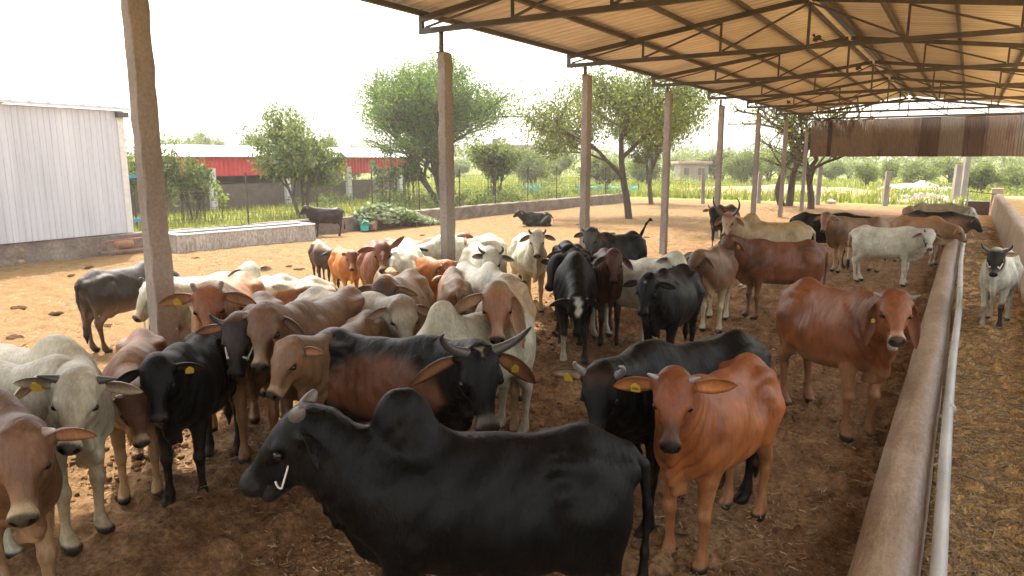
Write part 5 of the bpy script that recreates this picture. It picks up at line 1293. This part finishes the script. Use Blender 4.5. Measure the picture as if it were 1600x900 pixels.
# ---- foreground
r = cattle('huge black bull with a tall shoulder hump crossing the foreground, facing left', ('rump', 915, 668), -86, .99, -92, 'bull', bull=1, hump=1.75, dewlap=.8, neck_pitch=31, hp=41, neck_len=.40, girth=1.10, belly=.15, thin=.19, coat=(.0050, .0044, .0047), belly_col=(.014, .009, .007),
    horn=('thick', .95, .036), horn_col=((.075, .062, .054), (.12, .10, .088)), ear_droop=.6, ear_back=.9, ear=.22, jaw=5, ear_in=(.012, .009, .008), head_scale=.98, muzzle=(.012, .010, .010), muzzle_ring=(.022, .018, .018), tail_y=.06, face=(.008, .0068, .0068))
rope(r, [(.13, .104, -.075), (.20, .108, -.115), (.275, .098, -.155), (.30, .086, -.165), (.31, .080, -.150), (.30, .080, -.125)], .0045, 'rope_white')
cattle('orange-brown cow with spread ears and a numbered yellow tag, right of the big bull', ('feet_f', 1066, 884), -24, .93, 2, coat=(.30, .098, .030), belly_col=(.40, .18, .075), neck_pitch=31, hp=52, thin=.35, horn=('short', .95, .024), horn_col=((.16, .14, .13), (.28, .26, .245)),
    ear=.30, ear_droop=.10, ear_back=.12, ear_in=(.40, .17, .07), face=(.20, .065, .026), nose_col=(.10, .045, .028), tags=((-1, '103'),), earw=.145, leg=(.34, .15, .065), dewlap=.9, hump=.4)
cattle('black cow with short curved horns and tagged ears, behind the orange-brown cow', ('poll', 940, 575), -44, 1.0, -4, coat=BLACK, neck_pitch=8, hp=56, horn=('up', .72, .030), horn_col=((.09, .08, .075), (.24, .225, .215)), ear=.28, ear_droop=.16, ear_in=(.46, .30, .20), tags=((-1, ''), (1, '')), poll=(.05, .022, .014), nose_col=(.02, .02, .024), hump=.5, thin=.15, muzzle_ring=(.03, .026, .026))
cattle('dark horned bull with brown flank and wide drooping ears, behind the big black bull', ('poll', 748, 540), 58, .95, 10, 'bull', coat=(.008, .0065, .0065), flank=(.13, .050, .026), neck_pitch=15, hp=60, horn=('big', .80, .040), horn_col=((.07, .055, .045), (.03, .025, .022)), ear=.42, ear_droop=.62, earw=.17,
    ear_in=(.36, .16, .075), tags=((1, ''),), hump=.35, girth=1.08, thin=.25, dewlap=1.1, face=(.008, .007, .008), muzzle_ring=(.12, .095, .08), blaze=((.42, .33, .26), -.02, .07, .035), head_scale=1.24)
r = cattle('bellowing red-brown cow with open mouth, standing by the manger wall', ('feet_f', 1342, 687), 36, 1.04, 6, coat=(.235, .078, .027), belly_col=(.36, .19, .10), neck_pitch=24, neck_len=.44, hp=42, jaw=20, horn=('side', .55, .026), horn_col=((.12, .105, .095), (.26, .24, .22)), ear=.29, ear_droop=(1.6, 1.7), ear_back=(.5, .4), ear_in=(.16, .065, .035),
    tags=((-1, ''),), tagk=.5, leg=(.27, .12, .055), thin=.45, dewlap=1.15, hump=.4, face=(.25, .085, .032), muzzle_ring=(.34, .19, .12), switch=(.012, .01, .01), belly=.7, girth=1.02)
cattle('big brown cow with short horns at the left frame edge, closest to the viewer', ('poll', 30, 668), 24, .98, -14, coat=(.215, .105, .052), neck_pitch=14, hp=58, horn=('side', .5, .032), horn_col=((.10, .07, .055), (.42, .34, .28)), ear=.24, ear_droop=.7, ear_back=.9, face=(.17, .085, .050), nose_col=(.26, .15, .085), muzzle_ring=(.42, .30, .20), thin=.8, belly_col=(.36, .22, .13), leg=(.36, .22, .13), hump=.9)
cattle('white-grey cow with tilted head and dark horns at the left, behind the nearest brown cow', ('poll', 122, 583), 32, 1.02, -24, coat=(.50, .44, .36), neck_pitch=8, hp=54, roll=-16, horn=('side', .72, .030), horn_col=((.07, .06, .055), (.025, .022, .02)), ear=.26, ear_droop=.25, face=(.42, .36, .29), ear_in=(.22, .15, .11), ear_out=(.30, .26, .22), tags=((-1, ''),), muzzle_ring=(.46, .40, .34), thin=.55, hump=.9, dewlap=1.1, leg=(.44, .34, .24))
cattle('pale white cow cut off by the left frame edge, only its shoulder showing', ('withers', -8, 578), 40, .95, 30, coat=(.52, .47, .40), thin=.3, hump=.6)
cattle('small orange-brown cow with lowered head between the white-grey cow and the black cow', ('feet_f', 221, 780), -8, .88, 12, coat=(.29, .135, .060), neck_pitch=-8, hp=66, horn=('short', .9, .022), horn_col=((.28, .24, .2), (.40, .36, .32)), ear=.24, ear_droop=.5, face=(.15, .065, .036), muzzle_ring=(.36, .25, .17), thin=.7, belly_col=(.42, .25, .14), leg=(.42, .26, .14))
cattle('slim black cow facing the viewer with an orange tag in one ear, at the left', ('feet_f', 291, 786), -20, .91, -4, coat=BLACK, neck_pitch=17, hp=58, ear=.27, ear_droop=.42, ear_in=(.035, .024, .02), tags=((1, ''),), thin=.3, muzzle=(.05, .035, .035), leg=(.010,.008,.0075), hump=.45)
# ---- left cluster around the nearest post
cattle('thin dark grey cow with pale curved tail behind the nearest post, facing away right', ('feet_h', 158, 551), 122, .86, 136, coat=DARK, belly_col=(.20, .12, .075), back=(.075, .060, .055), thin=1., neck_pitch=-20, neck_len=.42, hp=60, leg=(.10, .065, .045), tail_y=-.12, ear_in=(.1, .06, .05), switch=(.03, .022, .02))
cattle('white cow with pink ears looking out left from behind the nearest post', ('poll', 236, 441), -80, .95, -58, coat=WHITE, neck_pitch=14, hp=52, ear=.20, ear_droop=.25, ear_in=(.50, .23, .16), muzzle_ring=(.50, .36, .28), thin=.4, coat2=(.52, .46, .40), horn=('curl', .5, .022))
cattle('red-faced cow with wide ears and small curled horns, just right of the nearest post', ('poll', 324, 449), -14, 1.06, 0, coat=(.36, .17, .075), face=(.24, .085, .038), nose_col=(.36, .18, .10), muzzle_ring=(.50, .36, .27), neck_pitch=20, hp=55, horn=('curl', .55, .024), horn_col=((.12, .09, .07), (.35, .3, .25)), ear=.31, ear_droop=.38, earw=.15, ear_in=(.38, .19, .11), thin=.3, leg=(.40, .22, .11), tags=((-1, ''),))
cattle('white ribby cow farthest back in the left group, head turned to the viewer', ('poll', 392, 413), 66, .88, 12, coat=(.60, .55, .48), thin=1., neck_pitch=30, hp=56, ear=.24, ear_droop=.25, ear_in=(.20, .12, .09), ear_out=(.22, .15, .12), tags=((-1, ''),), face=(.58, .54, .48))
r = cattle('dark-faced cow in a rope halter with one upright horn, in the left cluster', ('poll', 371, 497), -6, 1.0, -14, coat=(.19, .085, .042), face=(.045, .032, .028), nose_col=(.022, .018, .018), neck_pitch=16, hp=60, horn=('up', .85, .026, (0, 1)), horn_col=((.09, .075, .07), (.03, .026, .024)), ear=.27, ear_droop=.3, belly_col=(.32, .16, .075), leg=(.26, .125, .06), thin=.4)
rope(r, NOSEBAND, .008, 'rope_white'); rope(r, CHEEK, .007, 'rope_white'); rope(r, mirror(CHEEK), .007, 'rope_white')
rope(r, [(.30, 0, -.19), (.33, .01, -.24), (.31, .0, -.30), (.33, -.01, -.36)], .013, 'strap_black', 'chain')
cattle('brown cow with long tan muzzle and folded ear, right of the haltered cow', ('poll', 412, 481), -30, 1.04, -14, coat=(.20, .105, .058), face=(.17, .085, .050), nose_col=(.30, .19, .115), muzzle_ring=(.40, .28, .19), neck_pitch=20, hp=58, ear=.27, ear_droop=.62, ear_in=(.16, .085, .06), thin=.35, hump=.45, horn=('stub', .7, .022))
cattle('light brown cow looking left, in front of the brown cow with folded ear', ('poll', 450, 533), -24, .93, -38, coat=(.215, .115, .062), face=(.20, .105, .058), neck_pitch=16, hp=52, ear=.20, ear_droop=.3, ear_back=1.1, muzzle_ring=(.32, .21, .14), thin=.2, belly_col=(.30, .175, .10), leg=(.17, .085, .045), horn=('stub', .6, .02), hump=.35)
cattle('orange and white patched cow seen from behind the brown cows, only its back showing', ('back', 437, 444), -82, .92, -88, coat=(.40, .165, .065), coat2=(.56, .46, .38), thin=.3, neck_pitch=-8, hp=55)
cattle('brown and white cow half hidden behind the red-faced cow', ('back', 372, 446), -60, .9, -62, coat=(.11, .060, .042), coat2=(.52, .44, .37), thin=.3, neck_pitch=-20, hp=60)
# ---- middle
cattle('thin dark calf with lowered head walking alone in the sunny yard', ('feet_f', 508, 453), 8, .72, 30, 'calf', coat=(.085, .052, .038), back=(.24, .15, .10), neck_pitch=-6, neck_len=.56, hp=70, thin=1., ear=.22, ear_droop=.5, face=(.060, .050, .048), hump=.2, ear_in=(.12, .08, .06))
cattle('small bright orange cow facing the viewer, right of the walking dark calf', ('feet_f', 550, 480), 14, .76, -4, coat=(.46, .165, .036), belly_col=(.50, .26, .10), neck_pitch=16, hp=58, face=(.24, .085, .055), nose_col=(.40, .26, .17), horn=('stub', 1., .022), ear=.15, ear_droop=.3, ear_back=.8, thin=.5, leg=(.48, .25, .10), hump=.3)
cattle('red cow with very wide ears looking over the backs of the others', ('poll', 597, 380), 6, .98, 0, coat=RED, ear=.30, ear_droop=(-.35, .35), ear_in=(.26, .13, .08), neck_pitch=22, hp=52, muzzle_ring=(.42, .30, .22), nose_col=(.22, .10, .07), blaze=((.45, .36, .3), .1, .3, .02))
cattle('red-brown cow behind the orange cow, its head turned away right', ('back', 640, 379), 68, .94, 96, coat=(.30, .105, .036), thin=.5, neck_pitch=22, hp=30, ear_in=(.3, .14, .08))
cattle('white cow seen from behind, standing among the orange cattle', ('rump', 618, 389), 168, 1.0, 175, coat=(.68, .64, .58), neck_pitch=-8, hp=55, thin=.35)
cattle('pale orange cow with small dark horns behind the dark brown head', ('poll', 611, 423), 4, .82, 6, coat=(.50, .29, .125), face=(.48, .29, .14), neck_pitch=6, hp=62, horn=('short', .8, .02), horn_col=((.05, .04, .035), (.03, .03, .03)), ear_droop=.6, thin=.3)
cattle('dark brown cow with a broad forehead looking down left in the middle of the herd', ('poll', 598, 437), -10, .98, -18, coat=(.27, .15, .08), face=(.105, .056, .040), neck_pitch=22, hp=60, head_scale=.98, ear=.27, ear_droop=(.3, .5), ear_in=(.30, .17, .11), thin=.2)
cattle('orange ribby cow with pale horns beside the second post, facing right', ('poll', 700, 408), 40, .84, 26, coat=(.42, .150, .036), thin=.9, neck_pitch=12, hp=44, horn=('side', .5, .024), horn_col=((.40, .34, .26), (.36, .3, .24)), ear=.22, ear_droop=.7, ear_in=(.2, .12, .08), ear_out=(.16, .085, .05), face=(.33, .11, .045), tags=((-1, ''),), belly_col=(.46, .2, .07), leg=(.44, .2, .08), tagk=.6)
r = cattle('white cow with a black neck collar beside the second post', ('withers', 694, 371), -62, 1.0, -50, coat=(.66, .62, .56), neck_pitch=-8, hp=58, thin=.4, horn=('short', .6, .02), ear_in=(.3, .2, .15))
rope(r, [(-.10 + .05 * math.cos(t_), .155 * math.sin(t_), -.11 + .155 * math.cos(t_)) for t_ in np.linspace(0, 6.2832, 13)], .020, 'strap_black', 'collar')
cattle('grey-white faced cow with brown ears in front of the brown heads', ('poll', 629, 467), 40, .98, 8, coat=(.40, .33, .265), face=(.34, .285, .235), neck_pitch=16, hp=54, ear=.27, ear_droop=.25, ear_in=(.26, .12, .08), ear_out=(.17, .095, .065), ear_rim=(.45, .38, .32), nose_col=(.46, .40, .35), thin=.3, horn=('stub', .6, .018), poll=(.22, .15, .11), head_scale=.95)
cattle('brown cow hidden behind the grey-white faced cow, its forehead showing', ('poll', 624, 458), 6, .86, 4, coat=(.20, .115, .068), neck_pitch=8, hp=64, ear_droop=.3, ear_in=(.2, .11, .08), thin=.2)
cattle('cream humped cow with grey head lowered, behind the dark horned bull', ('withers', 690, 500), -42, .98, -30, coat=(.46, .41, .34), hump=1.1, neck_pitch=-16, hp=60, face=(.30, .27, .24), ear_in=(.1, .07, .06), ear_out=(.06, .05, .045), thin=.25, horn=('stub', .6, .02))
cattle('light brown cow seen from behind at the foot of the second post', ('rump', 714, 436), -176, .84, -172, coat=(.27, .165, .105), neck_pitch=-5, hp=50, thin=.2)
cattle('white cow with upright dark horns right of the second post', ('poll', 769, 392), 14, 1.0, -10, coat=(.60, .55, .48), thin=.8, horn=('up', .85, .024), horn_col=((.10, .085, .07), (.03, .026, .022)), neck_pitch=14, hp=56, ear=.22, ear_droop=.35, ear_in=(.13, .09, .075), ear_out=(.15, .11, .09), face=(.44, .39, .33))
cattle('white cow with curved horns standing square to the viewer left of the black cows', ('feet_f', 834, 489), 12, .97, 0, coat=(.62, .56, .48), horn=('up', .62, .026), horn_col=((.14, .11, .09), (.04, .034, .03)), neck_pitch=28, hp=56, ear=.24, ear_droop=.4, ear_in=(.16, .10, .08), ear_out=(.20, .14, .11), thin=.55, leg=(.52, .36, .22), belly_col=(.56, .42, .29), nose_col=(.50, .42, .36), face=(.48, .42, .36))
cattle('white-bodied cow with a dark grey face, standing behind the tan cow', ('poll', 805, 434), 26, .90, 40, coat=(.60, .55, .49), face=(.20, .165, .135), nose_col=(.12, .10, .09), neck_pitch=4, hp=64, ear=.22, ear_droop=.5, thin=.4, hump=.9)
cattle('tan cow with red-brown face and long ears, looking over the dark horned bull', ('poll', 777, 448), -4, 1.05, 0, coat=(.44, .31, .20), face=(.245, .105, .055), neck_pitch=24, hp=60, ear=.34, ear_droop=(1.7, .45), ear_back=(.8, .2), earw=.15, ear_in=(.42, .23, .15), ear_out=(.35, .22, .14), nose_col=(.30, .17, .11), thin=.45, leg=(.36, .24, .15), hump=.5)
# ---- black cattle in the centre
cattle('black cow with a white blaze and lowered head walking towards the viewer', ('feet_f', 897, 570), 2, 1.06, 4, coat=(.0062, .0055, .006), neck_pitch=-28, hp=72, ear=.24, ear_droop=.32, blaze=((.56, .52, .46), -.02, .27, .06), horn=('stub', 1., .022), horn_col=((.3, .26, .22), (.3, .26, .22)), ear_in=(.05, .035, .03), thin=.5, leg=(.06, .045, .04), patch=((.50, .45, .40), (.38, -.14, .1), .24), neck_len=.55)
cattle('dark cow with curved horns and brown ears peering over the black cow', ('poll', 889, 385), 2, 1.0, 0, coat=(.013, .0095, .009), horn=('up', .60, .024), horn_col=((.12, .09, .08), (.04, .035, .03)), ear=.24, ear_droop=.25, ear_in=(.26, .13, .08), ear_out=(.18, .085, .05), neck_pitch=18, hp=58)
cattle('black cow with its head hanging left of the white-blazed cow', ('poll', 869, 402), -4, 1.0, -36, coat=(.009, .0075, .0075), neck_pitch=8, hp=58, ear=.24, ear_droop=.4, nose_col=(.045, .036, .034), ear_in=(.06, .04, .035))
cattle('black cow with grey face and its tail raised in the air', ('feet_f', 938, 486), -34, 1.0, -10, coat=(.007, .006, .006), face=(.11, .095, .085), neck_pitch=24, hp=60, tail='up', horn=('up', .55, .020), ear=.22, ear_droop=.4, ear_in=(.3, .16, .10), muzzle_ring=(.06, .05, .05), switch=(.014, .012, .012))
cattle('thin dark reddish young cow with splayed front legs, right of the white-blazed cow', ('feet_f', 951, 540), 6, .96, 2, coat=(.115, .042, .026), thin=1., neck_pitch=24, hp=60, ear=.24, ear_droop=.7, face=(.10, .040, .028), leg=(.05, .026, .02), girth=.88, dewlap=.4, hump=.25, horn=('stub', .7, .02), ear_in=(.10, .05, .04), ear_rim=(.38, .3, .26))
r = cattle('black cow with a small white forehead star and a brown neck rope', ('poll', 1012, 432), -16, .97, -14, coat=(.006, .0055, .006), neck_pitch=14, hp=58, blaze=((.48, .46, .44), .03, .10, .022), ear=.24, ear_droop=.32, ear_in=(.045, .035, .032), hump=.6, thin=.1, girth=1.05)
rope(r, [(.04, .11, -.02), (.10, .115, -.12), (.14, .07, -.22), (.15, 0, -.245), (.14, -.07, -.22), (.10, -.115, -.12), (.04, -.11, -.02)], .010, 'rope_brown')
cattle('white cow with black rump patch looking right, behind the black cow with the star', ('poll', 1058, 396), 46, .94, 34, coat=(.58, .54, .48), patch=((.02, .018, .018), (-.52, -.05, 1.1), .36), neck_pitch=28, hp=50, ear=.22, ear_droop=(-.2, .3), ear_in=(.14, .09, .075), ear_out=(.2, .15, .12), thin=.4)
# ---- right half, under the roof
cattle('dark brown cow with black head and curled horn in front of the fifth post', ('feet_f', 1119, 393), -22, .98, -8, coat=(.080, .034, .020), face=(.009, .008, .0085), neck_pitch=8, hp=60, horn=('curl', .75, .024), horn_col=((.22, .15, .10), (.3, .2, .14)), ear=.22, ear_droop=.3, ear_in=(.3, .12, .06), leg=(.02, .017, .016), ear_out=(.16, .06, .03))
cattle('cream cow with long lyre-shaped dark horns, looking at the viewer', ('rump', 1248, 346), -72, 1.05, -16, coat=(.40, .30, .19), face=(.36, .25, .17), poll=(.26, .10, .055), neck_pitch=26, hp=54, horn=('lyre', 1.2, .032), horn_col=((.14, .11, .08), (.018, .016, .015)), ear=.24, ear_droop=.6, ear_in=(.3, .16, .1), hump=1.1, belly_col=(.48, .39, .28), back=(.38, .27, .15), nose_col=(.46, .35, .27), thin=.15, tail_y=.1)
cattle('long black cow facing right, behind the brown cow near the far yard', ('rump', 1256, 332), 94, 1.0, 102, coat=(.007, .006, .0065), neck_pitch=-2, hp=44, horn=('short', .9, .022), ear_in=(.05, .04, .035), hump=.2)
cattle('sturdy red-brown cow standing broadside, head turned left toward the tan cow', ('feet_f', 1172, 497), -64, .98, -38, coat=(.185, .066, .028), neck_pitch=18, hp=52, ear=.25, ear_droop=.7, ear_in=(.2, .085, .045), tags=((1, ''),), horn=('stub', .9, .022), horn_col=((.35, .25, .18), (.35, .25, .18)), belly_col=(.19, .08, .04), leg=(.20, .095, .05), patch=((.42, .33, .25), (-.50, -.13, .32), .2), thin=.25, hump=.35)
cattle('tan-brown cow with pale chest looking down left, left of the sturdy red-brown cow', ('feet_f', 1110, 518), -6, .95, -44, coat=(.225, .115, .062), face=(.125, .058, .036), neck_pitch=12, hp=54, head_scale=.98, ear=.22, ear_droop=.6, belly_col=(.42, .31, .21), leg=(.50, .41, .31), back=(.22, .13, .085), thin=.3, ear_in=(.12, .065, .045))
cattle('light brown cow with droopy ears looking at the viewer, left of the white haltered cow', ('feet_f', 1305, 425), -58, .97, -14, coat=(.245, .135, .068), face=(.28, .13, .075), neck_pitch=20, hp=58, ear=.22, ear_droop=.45, ear_in=(.42, .27, .18), horn=('stub', .9, .02), leg=(.40, .27, .16), thin=.15, hump=.3, nose_col=(.28, .16, .10))
r = cattle('white cow in a rope halter standing broadside near the manger wall', ('feet_f', 1414, 447), 76, .92, 10, coat=(.56, .52, .46), neck_pitch=8, hp=56, horn=('up', .45, .026), horn_col=((.16, .13, .11), (.07, .06, .05)), ear=.26, ear_droop=.35, ear_in=(.22, .12, .09), ear_out=(.3, .22, .17), face=(.46, .43, .40), thin=.55, hump=.3, leg=(.54, .50, .44))
rope(r, NOSEBAND, .010, 'strap_black'); rope(r, CHEEK, .008, 'strap_black'); rope(r, mirror(CHEEK), .008, 'strap_black')
cattle('small brown calf at the far end, left of the cattle feeding at the wall', ('feet_h', 1416, 366), 62, .76, 66, 'calf', coat=(.25, .125, .060), neck_pitch=4, hp=40, thin=.4, hump=.2)
cattle('orange-tan cow with white legs eating over the manger wall', ('feet_f', 1457, 415), 60, .90, 78, coat=(.34, .175, .080), neck_pitch=-14, hp=52, leg=(.55, .48, .40), belly_col=(.46, .33, .22), thin=.3)
cattle('brown cow with black back feeding at the far manger', ('back', 1458, 333), 74, .92, 84, coat=(.24, .105, .050), back=(.010, .008, .008), neck_pitch=-6, hp=52, face=(.03, .022, .022), hump=.2)
cattle('greyish tan cow farthest along the manger wall', ('back', 1462, 320), 78, .92, 84, coat=(.33, .25, .165), neck_pitch=-4, hp=50, face=(.55, .52, .48), hump=.3)
r = cattle('white cow with black face and wide horns standing in the feed lane', ('feet_f', 1546, 515), -6, .82, -2, z0=LANE_Z, coat=(.54, .50, .45), face=(.016, .014, .015), neck_pitch=22, hp=56, horn=('big', .72, .032), horn_col=((.09, .08, .075), (.02, .018, .018)), ear=.22, ear_droop=.15, ear_in=(.34, .24, .18), ear_out=(.3, .24, .2), girth=.95, patch=((.06, .05, .05), (.38, .13, .22), .2), tags=((-1, ''),), thin=.4, switch=(.012, .01, .01), tail_y=-.15, muzzle_ring=(.08, .07, .07))
rope(r, NOSEBAND, .010, 'rope_white'); rope(r, CHEEK, .007, 'rope_white'); rope(r, mirror(CHEEK), .007, 'rope_white')
# ---- far yard
cattle('dark brown calf standing at the end of the water trough', ('feet_h', 530, 368), -82, .74, -72, 'calf', coat=(.045, .028, .024), neck_pitch=20, hp=48, hump=.2, thin=.3)
cattle('black cow lying alone in the tree shade left of the third post', ('mid', 838, 353), -68, .80, -60, lying=True, coat=(.010, .0085, .0085), neck_pitch=22, hp=30, horn=('short', .8, .022))
cattle('tan cow lying down at the left frame edge by the white shed', ('mid', -2, 412), -104, 1.0, -110, lying=True, coat=(.36, .23, .13), belly_col=(.46, .34, .24), neck_pitch=15, hp=35)

# ---- birds on the roof trusses
BIRDS = [(1276, 66, 12.961, 'dark pigeon perched at the foot of the king post of the third truss'), (1341, 108, 17.511, 'dark pigeon perched on the fourth truss beside its king post'), (1305, 97, 17.511, 'small dark pigeon on the fourth truss, left of the other bird'), (1232, 163, 26.611, 'tiny dark pigeon far along on the sixth truss')]
simple('feather', (.035, .032, .034), (.075, .070, .075), 12, .7, .1, .01)
for px, py, Y_, lab in BIRDS:
    p = at_y(px, py, Y_); zb = Z_BOT + .038
    f = Field((-.2, -.1, -.02), (.2, .1, .3), .010)
    f.ell((0, 0, .12), (.10, .055, .060), np.array([[.9, 0, -.42], [0, 1, 0], [.42, 0, .9]]).T, k=.03); f.ell((.075, 0, .20), (.032, .028, .034), k=.04); f.cap((.10, 0, .20), (.135, 0, .19), .010, .004, k=.01)
    f.cap((-.06, 0, .10), (-.17, 0, .045), .032, .022, k=.03, side=(0, 0, 1), q=.5)
    for s in (1, -1): f.cap((.01, s * .022, .09), (.015, s * .022, .0), .008, .006, k=.01); f.cap((.015, s * .022, .004), (.04, s * .022, .004), .006, .004, k=.008)
    V, F = f.mesh(); o = obj_from('bird', np_mesh('bird', V * .72, F, M['feather'])); o.location = (p[0], Y_, zb); o.rotation_euler = (0, 0, random.uniform(-.5, 3.4)); tag(o, lab, 'bird', 'pigeons on the roof trusses')
